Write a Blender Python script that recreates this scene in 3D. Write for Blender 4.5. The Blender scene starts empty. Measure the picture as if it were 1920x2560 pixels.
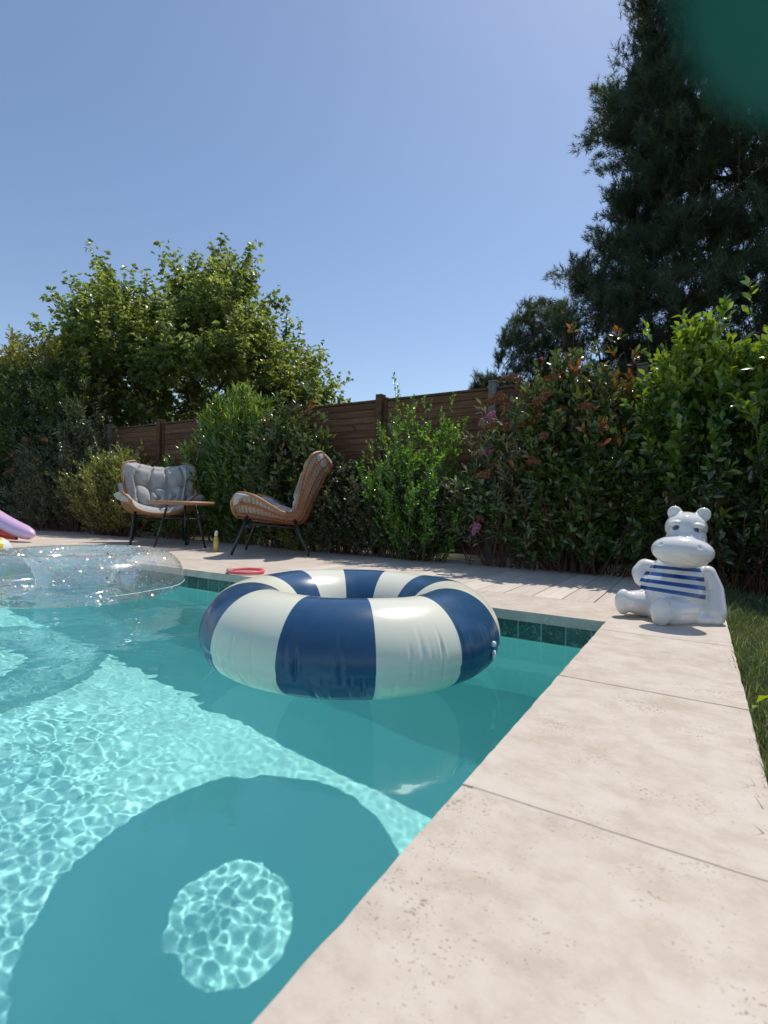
import bpy, bmesh, math, random
import numpy as np
from mathutils import Vector, Matrix
from math import sin, cos, pi, radians, sqrt, atan2

S = bpy.context.scene
COL = S.collection
H = 0.45                      # eye height above the coping, metres; layout numbers below are in eye heights
RNG = np.random.default_rng(7)

# ---------------------------------------------------------------- camera
FPX, YAW, PITCH, ROLL = 1285.03, 0.5504020, -0.0074851, 0.0227736
fwd = Vector((-sin(YAW) * cos(PITCH), cos(YAW) * cos(PITCH), sin(PITCH)))
rgt = Vector((cos(YAW), sin(YAW), 0)); upv = rgt.cross(fwd)
cr = rgt * cos(ROLL) + upv * sin(ROLL); cu = -rgt * sin(ROLL) + upv * cos(ROLL)
cam_d = bpy.data.cameras.new('camera'); cam = bpy.data.objects.new('camera', cam_d); COL.objects.link(cam)
cam.matrix_world = Matrix(((cr.x, cu.x, -fwd.x, 0), (cr.y, cu.y, -fwd.y, 0), (cr.z, cu.z, -fwd.z, H), (0, 0, 0, 1)))
cam_d.sensor_fit = 'HORIZONTAL'; cam_d.sensor_width = 36; cam_d.lens = FPX / 1920 * 36
cam_d.clip_start = 0.005; cam_d.clip_end = 2000
S.camera = cam

# ---------------------------------------------------------------- sky and sun
ZEN = radians(27.2)
SAZ = radians(9.0)            # sun stands past the fence, a little right of the coping's direction
sunv = Vector((sin(ZEN) * sin(SAZ), sin(ZEN) * cos(SAZ), cos(ZEN)))
W = bpy.data.worlds.new('World'); S.world = W; W.use_nodes = True
wn = W.node_tree; bg = wn.nodes['Background']
sky = wn.nodes.new('ShaderNodeTexSky'); sky.sky_type = 'NISHITA'; sky.sun_disc = False
sky.sun_elevation = pi / 2 - ZEN; sky.sun_rotation = SAZ
sky.altitude = 50; sky.air_density = 1.0; sky.dust_density = 0.5; sky.ozone_density = 1.2
wn.links.new(sky.outputs[0], bg.inputs[0]); bg.inputs[1].default_value = 0.117
sd = bpy.data.lights.new('sun', 'SUN'); sd.energy = 3.15; sd.angle = radians(0.53); sd.color = (1, 0.955, 0.88)
sun = bpy.data.objects.new('sun', sd); COL.objects.link(sun)
sun.rotation_euler = sunv.to_track_quat('Z', 'Y').to_euler(); sun.location = sunv * 30
sd.cycles.is_caustics_light = True
S.view_settings.view_transform = 'Standard'; S.view_settings.look = 'None'
S.view_settings.exposure = 0.28; S.view_settings.gamma = 1; S.view_settings.use_curve_mapping = False
C = S.cycles
C.max_bounces = 16; C.diffuse_bounces = 7; C.glossy_bounces = 8; C.transmission_bounces = 12; C.transparent_max_bounces = 24
C.sample_clamp_indirect = 4; C.caustics_refractive = True; C.caustics_reflective = True; C.blur_glossy = 0.3

# ---------------------------------------------------------------- helpers
def mat(name, color=(.5, .5, .5), rough=.6, metal=0, spec=.5, coat=0, build=None):
    m = bpy.data.materials.new(name); m.use_nodes = True
    nt = m.node_tree; b = nt.nodes['Principled BSDF']
    b.inputs['Base Color'].default_value = (*color, 1); b.inputs['Roughness'].default_value = rough
    b.inputs['Metallic'].default_value = metal; b.inputs['Specular IOR Level'].default_value = spec
    b.inputs['Coat Weight'].default_value = coat
    if build: build(nt, b)
    return m
class NT:
    """tiny node wrapper"""
    def __init__(s, nt): s.nt = nt
    def n(s, t, **kw):
        nd = s.nt.nodes.new(t)
        for k, v in kw.items():
            if k.startswith('i_'):
                key = k[2:]; key = int(key) if key.isdigit() else key
                nd.inputs[key].default_value = v
            else: setattr(nd, k, v)
        return nd
    def l(s, a, b): s.nt.links.new(a, b)
    def pos(s, scale=(1, 1, 1), obj=False, rot=(0, 0, 0)):
        tc = s.n('ShaderNodeTexCoord'); mp = s.n('ShaderNodeMapping'); mp.inputs['Scale'].default_value = scale
        mp.inputs['Rotation'].default_value = rot
        g = s.n('ShaderNodeNewGeometry')
        s.l(tc.outputs['Object'] if obj else g.outputs['Position'], mp.inputs[0]); return mp.outputs[0]
    def noise(s, vec, scale, detail=4, rough=.55, dist=0):
        n = s.n('ShaderNodeTexNoise'); n.inputs['Scale'].default_value = scale; n.inputs['Detail'].default_value = detail
        n.inputs['Roughness'].default_value = rough; n.inputs['Distortion'].default_value = dist; s.l(vec, n.inputs['Vector']); return n.outputs[0]
    def ramp(s, fac, stops, interp='LINEAR'):
        r = s.n('ShaderNodeValToRGB'); r.color_ramp.interpolation = interp; e = r.color_ramp.elements
        while len(e) < len(stops): e.new(.5)
        for k, (p, c) in enumerate(stops):
            e[k].position = p; e[k].color = (*c, 1) if len(c) == 3 else c
        s.l(fac, r.inputs[0]); return r.outputs[0]
    def mix(s, f, a, b, mode='MIX'):
        m = s.n('ShaderNodeMix', data_type='RGBA', blend_type=mode)
        for v, i in ((f, 0), (a, 6), (b, 7)):
            if hasattr(v, 'is_output'): s.l(v, m.inputs[i])
            else: m.inputs[i].default_value = v if i == 0 else (*v, 1)
        return m.outputs[2]
    def math(s, op, a, b=0, c=None):
        m = s.n('ShaderNodeMath', operation=op)
        for i, v in enumerate((a, b, c)):
            if v is None: continue
            if hasattr(v, 'is_output'): s.l(v, m.inputs[i])
            else: m.inputs[i].default_value = v
        return m.outputs[0]
    def bump(s, h, strength, dist, bsdf):
        b = s.n('ShaderNodeBump'); b.inputs['Strength'].default_value = strength; b.inputs['Distance'].default_value = dist
        s.l(h, b.inputs['Height']); s.l(b.outputs[0], bsdf.inputs['Normal']); return b

def npmesh(name, v, faces, mats=(), parent=None, smooth=True, fm=None, attrs=None, loc=None):
    """faces: (M,k) array or list of such arrays"""
    v = np.asarray(v, np.float32)
    if not isinstance(faces, list): faces = [faces]
    faces = [np.asarray(f, np.int32) for f in faces if len(f)]
    me = bpy.data.meshes.new(name)
    me.vertices.add(len(v)); me.vertices.foreach_set('co', v.ravel())
    loops = np.concatenate([f.ravel() for f in faces]); sizes = np.concatenate([np.full(len(f), f.shape[1]) for f in faces])
    me.loops.add(len(loops)); me.loops.foreach_set('vertex_index', loops)
    me.polygons.add(len(sizes)); starts = np.concatenate([[0], np.cumsum(sizes)[:-1]])
    me.polygons.foreach_set('loop_start', starts.astype(np.int32))
    if fm is not None: me.polygons.foreach_set('material_index', np.asarray(fm, np.int32))
    me.update(calc_edges=True)
    me.polygons.foreach_set('use_smooth', np.full(len(sizes), smooth))
    if attrs:
        for k, a in attrs.items():
            at = me.attributes.new(k, 'FLOAT', 'POINT'); at.data.foreach_set('value', np.asarray(a, np.float32))
    for m in (mats if isinstance(mats, (list, tuple)) else [mats]): me.materials.append(m)
    o = bpy.data.objects.new(name, me); COL.objects.link(o)
    if parent: o.parent = parent
    if loc is not None: o.location = loc
    return o

class MB:
    def __init__(s): s.v = []; s.f = []; s.m = []; s.n = 0
    def add(s, v, f, m=0):
        v = np.asarray(v, float).reshape(-1, 3)
        for q in f: s.f.append([int(i) + s.n for i in q]); s.m.append(m)
        s.v.append(v); s.n += len(v)
    def box(s, lo, hi, m=0):
        x0, y0, z0 = lo; x1, y1, z1 = hi
        s.add([(x0, y0, z0), (x1, y0, z0), (x1, y1, z0), (x0, y1, z0), (x0, y0, z1), (x1, y0, z1), (x1, y1, z1), (x0, y1, z1)],
              [(0, 3, 2, 1), (4, 5, 6, 7), (0, 1, 5, 4), (1, 2, 6, 5), (2, 3, 7, 6), (3, 0, 4, 7)], m)
    def tube(s, pts, r, n=8, closed=False, cap=True, m=0, flat=1.0):
        P = [Vector(p) for p in pts]; K = len(P)
        R = list(r) if hasattr(r, '__len__') else [r] * K
        T = []
        for i in range(K):
            a = P[(i - 1) % K] if (closed or i) else P[0]; b = P[(i + 1) % K] if (closed or i < K - 1) else P[-1]
            t = (b - a); T.append(t.normalized() if t.length > 1e-9 else Vector((0, 0, 1)))
        u = T[0].orthogonal().normalized(); V = []
        for i in range(K):
            u = (u - T[i] * u.dot(T[i])); u = u.normalized() if u.length > 1e-6 else T[i].orthogonal().normalized()
            w = T[i].cross(u)
            for k in range(n):
                a = 2 * pi * k / n; V.append(P[i] + (u * cos(a) + w * sin(a) * flat) * R[i])
        F = []
        for i in range(K if closed else K - 1):
            j = (i + 1) % K
            for k in range(n): F.append((i * n + k, i * n + (k + 1) % n, j * n + (k + 1) % n, j * n + k))
        if cap and not closed: F.append(tuple(range(n - 1, -1, -1))); F.append(tuple((K - 1) * n + k for k in range(n)))
        s.add(V, F, m)
    def lathe(s, prof, n=24, c=(0, 0, 0), m=0):
        V = []; F = []
        for r, z in prof:
            for k in range(n): V.append((c[0] + r * cos(2 * pi * k / n), c[1] + r * sin(2 * pi * k / n), c[2] + z))
        for i in range(len(prof) - 1):
            for k in range(n): F.append((i * n + k, i * n + (k + 1) % n, (i + 1) * n + (k + 1) % n, (i + 1) * n + k))
        if prof[0][0] > 1e-6: F.append(tuple(range(n - 1, -1, -1)))
        if prof[-1][0] > 1e-6: F.append(tuple((len(prof) - 1) * n + k for k in range(n)))
        s.add(V, F, m)
    def build(s, name, mats, parent=None, smooth=True, bevel=0, loc=None):
        V = np.concatenate(s.v); me = bpy.data.meshes.new(name); me.from_pydata(V.tolist(), [], s.f)
        me.polygons.foreach_set('material_index', s.m); me.polygons.foreach_set('use_smooth', [smooth] * len(s.f)); me.update()
        for m in (mats if isinstance(mats, (list, tuple)) else [mats]): me.materials.append(m)
        o = bpy.data.objects.new(name, me); COL.objects.link(o)
        if parent: o.parent = parent
        if loc is not None: o.location = loc
        if bevel:
            b = o.modifiers.new('bevel', 'BEVEL'); b.width = bevel; b.segments = 2; b.limit_method = 'ANGLE'; b.harden_normals = False
        return o
def grid_faces(nu, nv, cu=False, cv=False):
    """index grid, u major"""
    U = nu if cu else nu - 1; Vv = nv if cv else nv - 1
    i, j = np.meshgrid(np.arange(U), np.arange(Vv), indexing='ij'); i = i.ravel(); j = j.ravel()
    i2 = (i + 1) % nu; j2 = (j + 1) % nv
    return np.c_[i * nv + j, i2 * nv + j, i2 * nv + j2, i * nv + j2]
def tag(o, label=None, cat=None, group=None, kind=None):
    if label: o['label'] = label
    if cat: o['category'] = cat
    if group: o['group'] = group
    if kind: o['kind'] = kind
    return o
def thing(name, loc, label, cat, rz=0, group=None):
    o = bpy.data.objects.new(name, None); COL.objects.link(o); o.location = loc; o.rotation_euler = (0, 0, rz)
    o.empty_display_size = .1
    return tag(o, label, cat, group)
def PX(px, Y, py=1262):
    """world X of the vertical plane Y (metres) seen at photo column px"""
    d = cr * ((px - 960) / FPX) - cu * ((py - 1280) / FPX) + fwd
    t = Y / d.y; return d.x * t, H + d.z * t

# ---------------------------------------------------------------- materials of the setting
def m_travertine(nt, b):
    N = NT(nt); p = N.pos()
    n1 = N.noise(p, 3.0, 5, .6); n2 = N.noise(N.pos((11, 14, 11)), 1, 7, .72, 0); n3 = N.noise(p, 70, 3, .6)
    c = N.ramp(n1, [(.34, (.47, .39, .31)), (.5, (.565, .48, .395)), (.66, (.63, .545, .46))])
    c = N.mix(.55, c, N.ramp(n2, [(.38, (.45, .37, .285)), (.5, (.565, .48, .395)), (.62, (.64, .555, .47))]))
    pit = N.n('ShaderNodeTexVoronoi', i_Scale=1.0, feature='F1'); pm = N.pos((140, 210, 140)); dn = N.n('ShaderNodeTexNoise', i_Scale=.35); N.l(pm, dn.inputs['Vector'])
    da = N.n('ShaderNodeVectorMath', operation='MULTIPLY_ADD'); N.l(dn.outputs['Color'], da.inputs[0]); da.inputs[1].default_value = (3.5, 3.5, 3.5); N.l(pm, da.inputs[2]); N.l(da.outputs[0], pit.inputs['Vector'])
    pr = N.math('LESS_THAN', pit.outputs['Distance'], N.math('MULTIPLY', N.math('SUBTRACT', N.noise(p, 5, 6, .75), .445), 1.9))
    c = N.mix(N.math('MULTIPLY', pr, .7), c, (.24, .18, .13))
    p2 = N.noise(N.pos((70, 150, 70), rot=(0, 0, .5)), 1, 3, .5); pq = N.math('MULTIPLY', N.ramp(p2, [(.70, (0, 0, 0)), (.74, (1, 1, 1))]), N.ramp(N.noise(p, 3.1, 3), [(.42, (0, 0, 0)), (.55, (1, 1, 1))])); c = N.mix(N.math('MULTIPLY', pq, .75), c, (.24, .18, .13))
    st = N.ramp(N.noise(p, 1.9, 6, .7, .6), [(.62, (0, 0, 0)), (.70, (1, 1, 1))])
    c = N.mix(N.math('MULTIPLY', st, .30), c, (.44, .32, .19))
    N.l(c, b.inputs['Base Color'])
    b.inputs['Roughness'].default_value = .62
    hh = N.math('SUBTRACT', N.math('ADD', N.math('MULTIPLY', n2, .6), N.math('MULTIPLY', n3, .35)), N.math('MULTIPLY', pr, .8))
    N.bump(hh, .28, .0014, b)
M_trav = mat('travertine', build=m_travertine, spec=.3)
def m_board(nt, b):
    N = NT(nt); p = N.pos((38, 2.2, 38)); n1 = N.noise(p, 1, 6, .6, .8); n2 = N.noise(N.pos(), 2.2, 4)
    at = N.n('ShaderNodeAttribute', attribute_name='rnd')
    c = N.ramp(n1, [(.3, (.49, .40, .32)), (.52, (.62, .53, .44)), (.75, (.69, .61, .525))])
    c = N.mix(N.math('MULTIPLY', n2, .4), c, (.60, .52, .45))
    hs = N.n('ShaderNodeHueSaturation'); N.l(c, hs.inputs['Color']); N.l(N.math('MULTIPLY_ADD', at.outputs['Fac'], .22, .90), hs.inputs['Value'])
    N.l(hs.outputs[0], b.inputs['Base Color']); b.inputs['Roughness'].default_value = .6
    N.bump(n1, .3, .001, b)
M_board = mat('deck_board', build=m_board, spec=.3)
M_joint = mat('joint_grout', (.50, .43, .36), .9)
def m_poolfloor(nt, b):
    N = NT(nt); p = N.pos(); n1 = N.noise(p, 2.2, 4, .6); n2 = N.noise(p, 60, 3)
    c = N.ramp(n1, [(.3, (.51, .83, .80)), (.7, (.59, .87, .84))]); c = N.mix(N.math('MULTIPLY', n2, .2), c, (.42, .80, .78))
    N.l(c, b.inputs['Base Color']); b.inputs['Roughness'].default_value = .8
M_floor = mat('pool_liner', build=m_poolfloor, spec=.2)
def m_tile(nt, b):
    N = NT(nt); p = N.pos((1, 1, 1)); at = N.n('ShaderNodeAttribute', attribute_name='rnd')
    n1 = N.noise(p, 55, 6, .75, 1.2)
    c = N.ramp(n1, [(.36, (.016, .055, .045)), (.54, (.04, .12, .10)), (.66, (.20, .33, .29))])
    hs = N.n('ShaderNodeHueSaturation'); N.l(c, hs.inputs['Color']); N.l(N.math('MULTIPLY_ADD', at.outputs['Fac'], .9, .6), hs.inputs['Value'])
    N.l(hs.outputs[0], b.inputs['Base Color']); b.inputs['Roughness'].default_value = .35; N.bump(n1, .25, .001, b)
M_tile = mat('green_pool_tile', build=m_tile)
M_grout = mat('tile_grout', (.30, .42, .37), .9)

# ---------------------------------------------------------------- pool, coping, deck
XR, XL = -0.72 * H, -24 * H            # pool's inner edge beside us, left end
YF, YN = 5.115 * H, -4 * H             # far inner edge, near end
WZ = -0.3068 * H                       # water level
CW = 0.967 * H                         # coping width beside us
OV = 0.035                             # coping overhang
def depth(y): return float(np.interp(y / H, [2.2, 4.35], [2.78, 2.68])) * H     # below water: shallow by the far wall, then sloping down
XW, YW = XR + OV, YF + OV              # tiled wall faces
XB, YB = XW + .30, YW + .45            # unseen basin extension under coping and deck, added so refracted sun reaches the floor
mb = MB()
def fl(x, y): return (x, y, WZ - depth(y))
yb = [YN, 2.2 * H, 4.35 * H, YB]
mb.add([fl(x, y) for y in yb for x in (XL, XB)], [(2 * i, 2 * i + 1, 2 * i + 3, 2 * i + 2) for i in range(3)])
for a, b_ in [((XL, YB), (XB, YB)), ((XB, YN), (XL, YN))] + [((XB, yb[i + 1]), (XB, yb[i])) for i in range(3)] + [((XL, yb[i]), (XL, yb[i + 1])) for i in range(3)]:
    mb.add([(a[0], a[1], WZ - depth(a[1])), (b_[0], b_[1], WZ - depth(b_[1])), (b_[0], b_[1], -.128), (a[0], a[1], -.128)], [(3, 2, 1, 0)])
basin = tag(mb.build('pool_basin', M_floor, smooth=False), kind='structure')
# tile band : real tiles standing 4 mm proud of the wall, joints between
V = []; F = []; A = []
ts = 0.2345 * H; z1 = -.047; z0 = WZ + .002; th = z1 - z0
def tile(o, e, nrm, w, zlo, zhi):
    k = len(V); g = .0038
    P = []
    for (s_, z_) in ((g, zlo + g), (w - g, zlo + g), (w - g, zhi - g), (g, zhi - g)):
        P.append((o[0] + e[0] * s_, o[1] + e[1] * s_, z_))
    for q in P: V.append(q)
    for q in P: V.append((q[0] + nrm[0] * .005, q[1] + nrm[1] * .005, q[2]))
    F.extend([(k + 4, k + 5, k + 6, k + 7), (k, k + 1, k + 5, k + 4), (k + 1, k + 2, k + 6, k + 5), (k + 2, k + 3, k + 7, k + 6), (k + 3, k, k + 4, k + 7)])
    r = random.random(); A.extend([r] * 8)
random.seed(3)
for row in range(1):
    hi = z1; lo = z0
    x = -0.845 * H
    x += ts
    while x > XL + ts: tile((x - ts, YW), (1, 0), (0, -1), ts if x < XW else XW - x + ts, lo, hi); x -= ts
    y = YW
    while y > YN + ts: tile((XW, y), (0, -1), (-1, 0), ts, lo, hi); y -= ts
tiles = npmesh('tile_band', V, np.array(F), M_tile, smooth=False, attrs={'rnd': A}); tag(tiles, kind='structure')
mb = MB()
zg = z0 + .0002
mb.box((XL, YW - .0028, zg), (XW - .003, YW + .01, z1 + .0005)); mb.box((XW - .0028, YN, zg), (XW + .01, YW - .003, z1 + .0005))
tag(mb.build('tile_grout', M_grout, smooth=False), kind='structure')

# coping slabs, each with worn, slightly uneven edges
def slab(mb, x0, x1, y0, y1, zt=0.0, th=.045, seed=0):
    r = random.Random(seed); g = .0007; nx = max(2, int((x1 - x0) / .03)); ny = max(2, int((y1 - y0) / .03))
    x0 += g; x1 -= g; y0 += g; y1 -= g; dz = r.uniform(-.0006, .0006)
    ring = []
    for i in range(nx): ring.append((x0 + (x1 - x0) * i / nx, y0))
    for i in range(ny): ring.append((x1, y0 + (y1 - y0) * i / ny))
    for i in range(nx): ring.append((x1 - (x1 - x0) * i / nx, y1))
    for i in range(ny): ring.append((x0, y1 - (y1 - y0) * i / ny))
    cx, cy = (x0 + x1) / 2, (y0 + y1) / 2; L = []
    w = .0
    J = [r.gauss(0, .0007) + .0011 * sin(i * .7 + seed) + .0009 * sin(i * 1.9 + seed * 2) for i in range(len(ring))]
    for inset, z in ((0.0, zt - th), (0.0, zt - .004), (.0005, zt - .0009), (.0013, zt)):
        L.append([(px + ((cx - px) / abs(cx - px) if abs(px - cx) > (x1 - x0) / 2 - 1e-6 else 0) * (inset + (abs(j) if z > zt - th else 0)),
                   py + ((cy - py) / abs(cy - py) if abs(py - cy) > (y1 - y0) / 2 - 1e-6 else 0) * (inset + (abs(j) if z > zt - th else 0)), z + dz) for (px, py), j in zip(ring, J)])
    n = len(ring); V = [p for l in L for p in l]; F = []
    for a in range(3):
        for i in range(n): F.append((a * n + i, a * n + (i + 1) % n, (a + 1) * n + (i + 1) % n, (a + 1) * n + i))
    F.append(tuple(3 * n + i for i in range(n))); F.append(tuple(range(n - 1, -1, -1)))
    mb.add(V, F)
mb = MB(); sl = 1.5 * H; k = 0
y = 1.755 * H - 4 * sl
while y < 6.0 * H:
    y1 = min(y + sl, 6.118 * H)
    if y1 - y > .02: slab(mb, XR, XR + CW, y, y1, seed=k); k += 1
    y += sl
x = XR
while x > XL:
    slab(mb, x - sl, x, YF, 6.118 * H, seed=k + 50); x -= sl; k += 1
tag(mb.build('pool_coping', M_trav, smooth=False), kind='structure')
mb = MB(); mb.box((XL, YW + .0105, -.125), (XW + .0105, 6.118 * H, -.0455)); mb.box((XW + .0107, YN, -.125), (XR + CW - .03, 6.118 * H, -.0455))
mb.box((XL, YF + .02, -.0452), (XR + .02, 6.11 * H, -.0015)); mb.box((XR + .0203, YN, -.0452), (XR + CW - .01, 6.11 * H, -.0015))
tag(mb.build('coping_bed', M_joint, smooth=False), kind='structure')

# deck boards
V = []; F = []; A = []
bw = .345 * H; y0 = 6.118 * H + .002; yE = 9.62 * H; xx = -0.985 * H + 5 * bw; r = random.Random(4)
while xx > XL:
    xa, xb = xx - bw + .0025, xx - .0025; ys = [y0] + ([y0 + r.uniform(.4, 1.4)] if True else []) + [yE]
    if xb < 0.247 * H + .05:
        for a, b_ in zip(ys[:-1], ys[1:]):
            k = len(V); z = r.uniform(-.0008, .0004) - .001; e = .002
            V += [(xa, a, -.02), (xb, a, -.02), (xb, b_ - .003, -.02), (xa, b_ - .003, -.02), (xa, a, z - e), (xb, a, z - e), (xb, b_ - .003, z - e), (xa, b_ - .003, z - e),
                  (xa + e, a + e, z), (xb - e, a + e, z), (xb - e, b_ - .003 - e, z), (xa + e, b_ - .003 - e, z)]
            for i in range(4):
                j = (i + 1) % 4; F += [(k + i, k + j, k + 4 + j, k + 4 + i), (k + 4 + i, k + 4 + j, k + 8 + j, k + 8 + i)]
            F.append((k + 8, k + 9, k + 10, k + 11)); A += [r.random()] * 12
    xx -= bw
tag(npmesh('deck', V, np.array(F), M_board, smooth=False, attrs={'rnd': A}), kind='structure')
mb = MB(); mb.box((XL, y0 + .001, -.125), (.247 * H, yE, -.0205)); tag(mb.build('deck_base', M_joint, smooth=False), kind='structure')

# water: one rippled sheet, finer where we look into it
def waves(x, y):
    rg = np.random.default_rng(11); z = np.zeros_like(x)
    # how lively the surface is: calm by the far right corner, lively at the left and near us
    sg = lambda q: 1 / (1 + np.exp(-np.clip(q, -30, 30)))
    act = .17 + .46 * np.exp(-((x + 1.15) ** 2 + (y - 1.65) ** 2) / .26 ** 2) + .46 * sg((1.72 - y - .12 * np.sin(3 * x)) / .10) * sg((-1.02 - x) / .12) + .2 * sg((-2.2 - x) / .3)
    act = np.minimum(act, 1.2) * (0.85 + .2 * np.sin(1.9 * x + 1.1 * y + .4) * np.sin(2.3 * y - .8 * x + 1))
    for lo, hi, n, amp in ((.34, .7, 10, .00050), (.14, .3, 16, .00032), (.065, .12, 26, .000085), (.035, .06, 30, .000052), (.024, .034, 24, .000018)):
        for _ in range(n):
            lam = rg.uniform(lo, hi); a = rg.normal(pi * .45, 1.0); k = 2 * pi / lam; ph = rg.uniform(0, 2 * pi)
            wob = .25 * lam * np.sin(k * .31 * (x * sin(a) - y * cos(a)) + ph * 2)
            z += amp * (lam / hi) ** 1.2 * np.sin(k * (x * cos(a) + y * sin(a) + wob) + ph) * (1 if lo > .3 else act)
    return z
xs = np.concatenate([np.arange(XL, -4.2, .05), np.arange(-4.2, -2.4, .018), np.arange(-2.4, XW - .0028, .0062), np.arange(XW, XB, .05)])
ys = np.concatenate([np.arange(YN, .1, .05), np.arange(.1, YW + .3, .0062), [YB - .002]])
Xg, Yg = np.meshgrid(xs, ys, indexing='ij'); Zg = WZ + waves(Xg, Yg)
def m_water():
    m = bpy.data.materials.new('pool_water'); m.use_nodes = True; nt = m.node_tree; nt.nodes.clear(); N = NT(nt)
    o = N.n('ShaderNodeOutputMaterial'); g = N.n('ShaderNodeBsdfGlass'); g.inputs['IOR'].default_value = 1.33
    g.inputs['Roughness'].default_value = 0; g.inputs['Color'].default_value = (.85, .99, 1.0, 1); N.l(g.outputs[0], o.inputs[0]); return m
M_water = m_water()
water = npmesh('water', np.c_[Xg.ravel(), Yg.ravel(), Zg.ravel()], grid_faces(len(xs), len(ys)), M_water)
tag(water, kind='structure')
water.cycles.is_caustics_caster = True; basin.cycles.is_caustics_receiver = True; 
tiles.cycles.is_caustics_receiver = True

# ---------------------------------------------------------------- striped swim ring
RC = Vector((-2.551 * H, 3.671 * H, WZ + .263 * H)); RR, Rr = .856 * H, .400 * H
def m_ring(nt, b):
    N = NT(nt); tc = N.n('ShaderNodeTexCoord'); sp = N.n('ShaderNodeSeparateXYZ'); N.l(tc.outputs['Object'], sp.inputs[0])
    ang = N.math('ARCTAN2', sp.outputs[1], sp.outputs[0]); a = N.math('MULTIPLY_ADD', ang, 12 / (2 * pi), 100 - 12 / 30)
    N.nt.nodes.active = a.node; a.node.label = 'stripe_phase'
    st = N.math('GREATER_THAN', N.math('FRACT', N.math('MULTIPLY', a, .5)), .5)
    n = N.noise(N.pos(obj=True), 14, 3)
    c = N.mix(st, (.74, .72, .58), (.004, .060, .15)); c = N.mix(N.math('MULTIPLY', n, .08), c, (.5, .5, .5))
    N.l(c, b.inputs['Base Color']); b.inputs['Roughness'].default_value = .24
    b.inputs['Specular IOR Level'].default_value = .5
M_ring = mat('striped_vinyl', build=m_ring)
nu, nv = 900, 150
T_, P_ = np.meshgrid(np.linspace(0, 2 * pi, nu, endpoint=False), np.linspace(-pi, pi, nv, endpoint=False), indexing='ij')
def torus_xyz(R, r, T_, P_, low, disp=0):
    """inflated tube: round above, pressed flatter below where it sits on the water (low = depth of the underside)"""
    c, s_ = np.cos(P_), np.sin(P_); rr = r + disp
    cc = np.sign(c) * np.abs(c) ** np.where(s_ < 0, .75, 1.0); zz = np.where(s_ < 0, s_ * low, s_ * rr)
    rad = R + rr * cc
    return rad * np.cos(T_), rad * np.sin(T_), zz
rg = np.random.default_rng(5); disp = np.zeros_like(T_)
for k in range(86):                                            # pucker creases running off the welded seam
    th = 2 * pi * (k + rg.uniform(-.3, .3)) / 86; a = rg.uniform(.25, 1.0) ** 1.6 * .0085; sg = rg.uniform(.007, .013); p0 = rg.choice([-.62, .12]) + rg.uniform(-.12, .12); ln = rg.uniform(.28, .5)
    dt = (T_ - th + pi) % (2 * pi) - pi; sk = dt + .02 * (P_ - p0)
    disp += -a * np.exp(-(sk / sg) ** 2) * np.exp(-((P_ - p0) / ln) ** 2) + .35 * a * np.exp(-((np.abs(sk) - 2.0 * sg) / sg) ** 2) * np.exp(-((P_ - p0) / ln) ** 2)
disp += .0030 * np.exp(-((P_ + .16 + .006 * np.sin(T_ * 60)) / .018) ** 2) - .0055 * np.exp(-((P_ + .16) / .09) ** 2)
disp += .0016 * np.sin(3 * T_) + .001 * np.sin(7 * T_ + 1)
X_, Y_, Z_ = torus_xyz(RR, Rr, T_, P_, RC.z - WZ - .002, disp)
ringt = thing('swim_ring', (RC.x, RC.y, WZ), 'large inflatable swim ring with navy and cream stripes floating in the pool', 'swim ring')
body = npmesh('tube', np.c_[X_.ravel(), Y_.ravel(), Z_.ravel()], grid_faces(nu, nv, True, True), M_ring, ringt, loc=(0, 0, RC.z - WZ))
M_valve = mat('clear_valve', (.75, .78, .78), .2)
mb = MB(); a = radians(2)
vx = RR + Rr * .985
mb.tube([(vx * cos(a), vx * sin(a), .02), ((vx + .012) * cos(a), (vx + .012) * sin(a), .022)], [.011, .008], 12); mb.tube([((vx + .006) * cos(a), (vx + .006) * sin(a), -.002), ((vx + .010) * cos(a), (vx + .010) * sin(a), -.03)], [.007, .006], 10)
mb.build('valve', M_valve, ringt, loc=(0, 0, RC.z - WZ))

# ---------------------------------------------------------------- clear glitter ring
def m_clear():
    m = bpy.data.materials.new('clear_vinyl'); m.use_nodes = True; nt = m.node_tree; nt.nodes.clear(); N = NT(nt)
    o = N.n('ShaderNodeOutputMaterial'); t = N.n('ShaderNodeBsdfTransparent'); t.inputs[0].default_value = (.90, .93, .93, 1)
    g = N.n('ShaderNodeBsdfGlossy'); g.inputs['Roughness'].default_value = .13; g.inputs['Color'].default_value = (1, 1, 1, 1)
    d = N.n('ShaderNodeBsdfDiffuse'); d.inputs[0].default_value = (.8, .82, .84, 1)
    f = N.n('ShaderNodeFresnel'); f.inputs[0].default_value = 1.4; ff = N.math('MULTIPLY_ADD', f.outputs[0], .6, .06)
    m1 = N.n('ShaderNodeMixShader'); m1.inputs[0].default_value = .16; N.l(t.outputs[0], m1.inputs[1]); N.l(d.outputs[0], m1.inputs[2])
    m2 = N.n('ShaderNodeMixShader'); N.l(ff, m2.inputs[0]); N.l(m1.outputs[0], m2.inputs[1]); N.l(g.outputs[0], m2.inputs[2])
    nz = N.noise(N.pos(obj=True), 5, 3); b = N.n('ShaderNodeBump'); b.inputs['Strength'].default_value = .25; b.inputs['Distance'].default_value = .03; N.l(nz, b.inputs['Height'])
    N.l(b.outputs[0], g.inputs['Normal']); N.l(m2.outputs[0], o.inputs[0]); return m
M_clear = m_clear()
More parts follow.
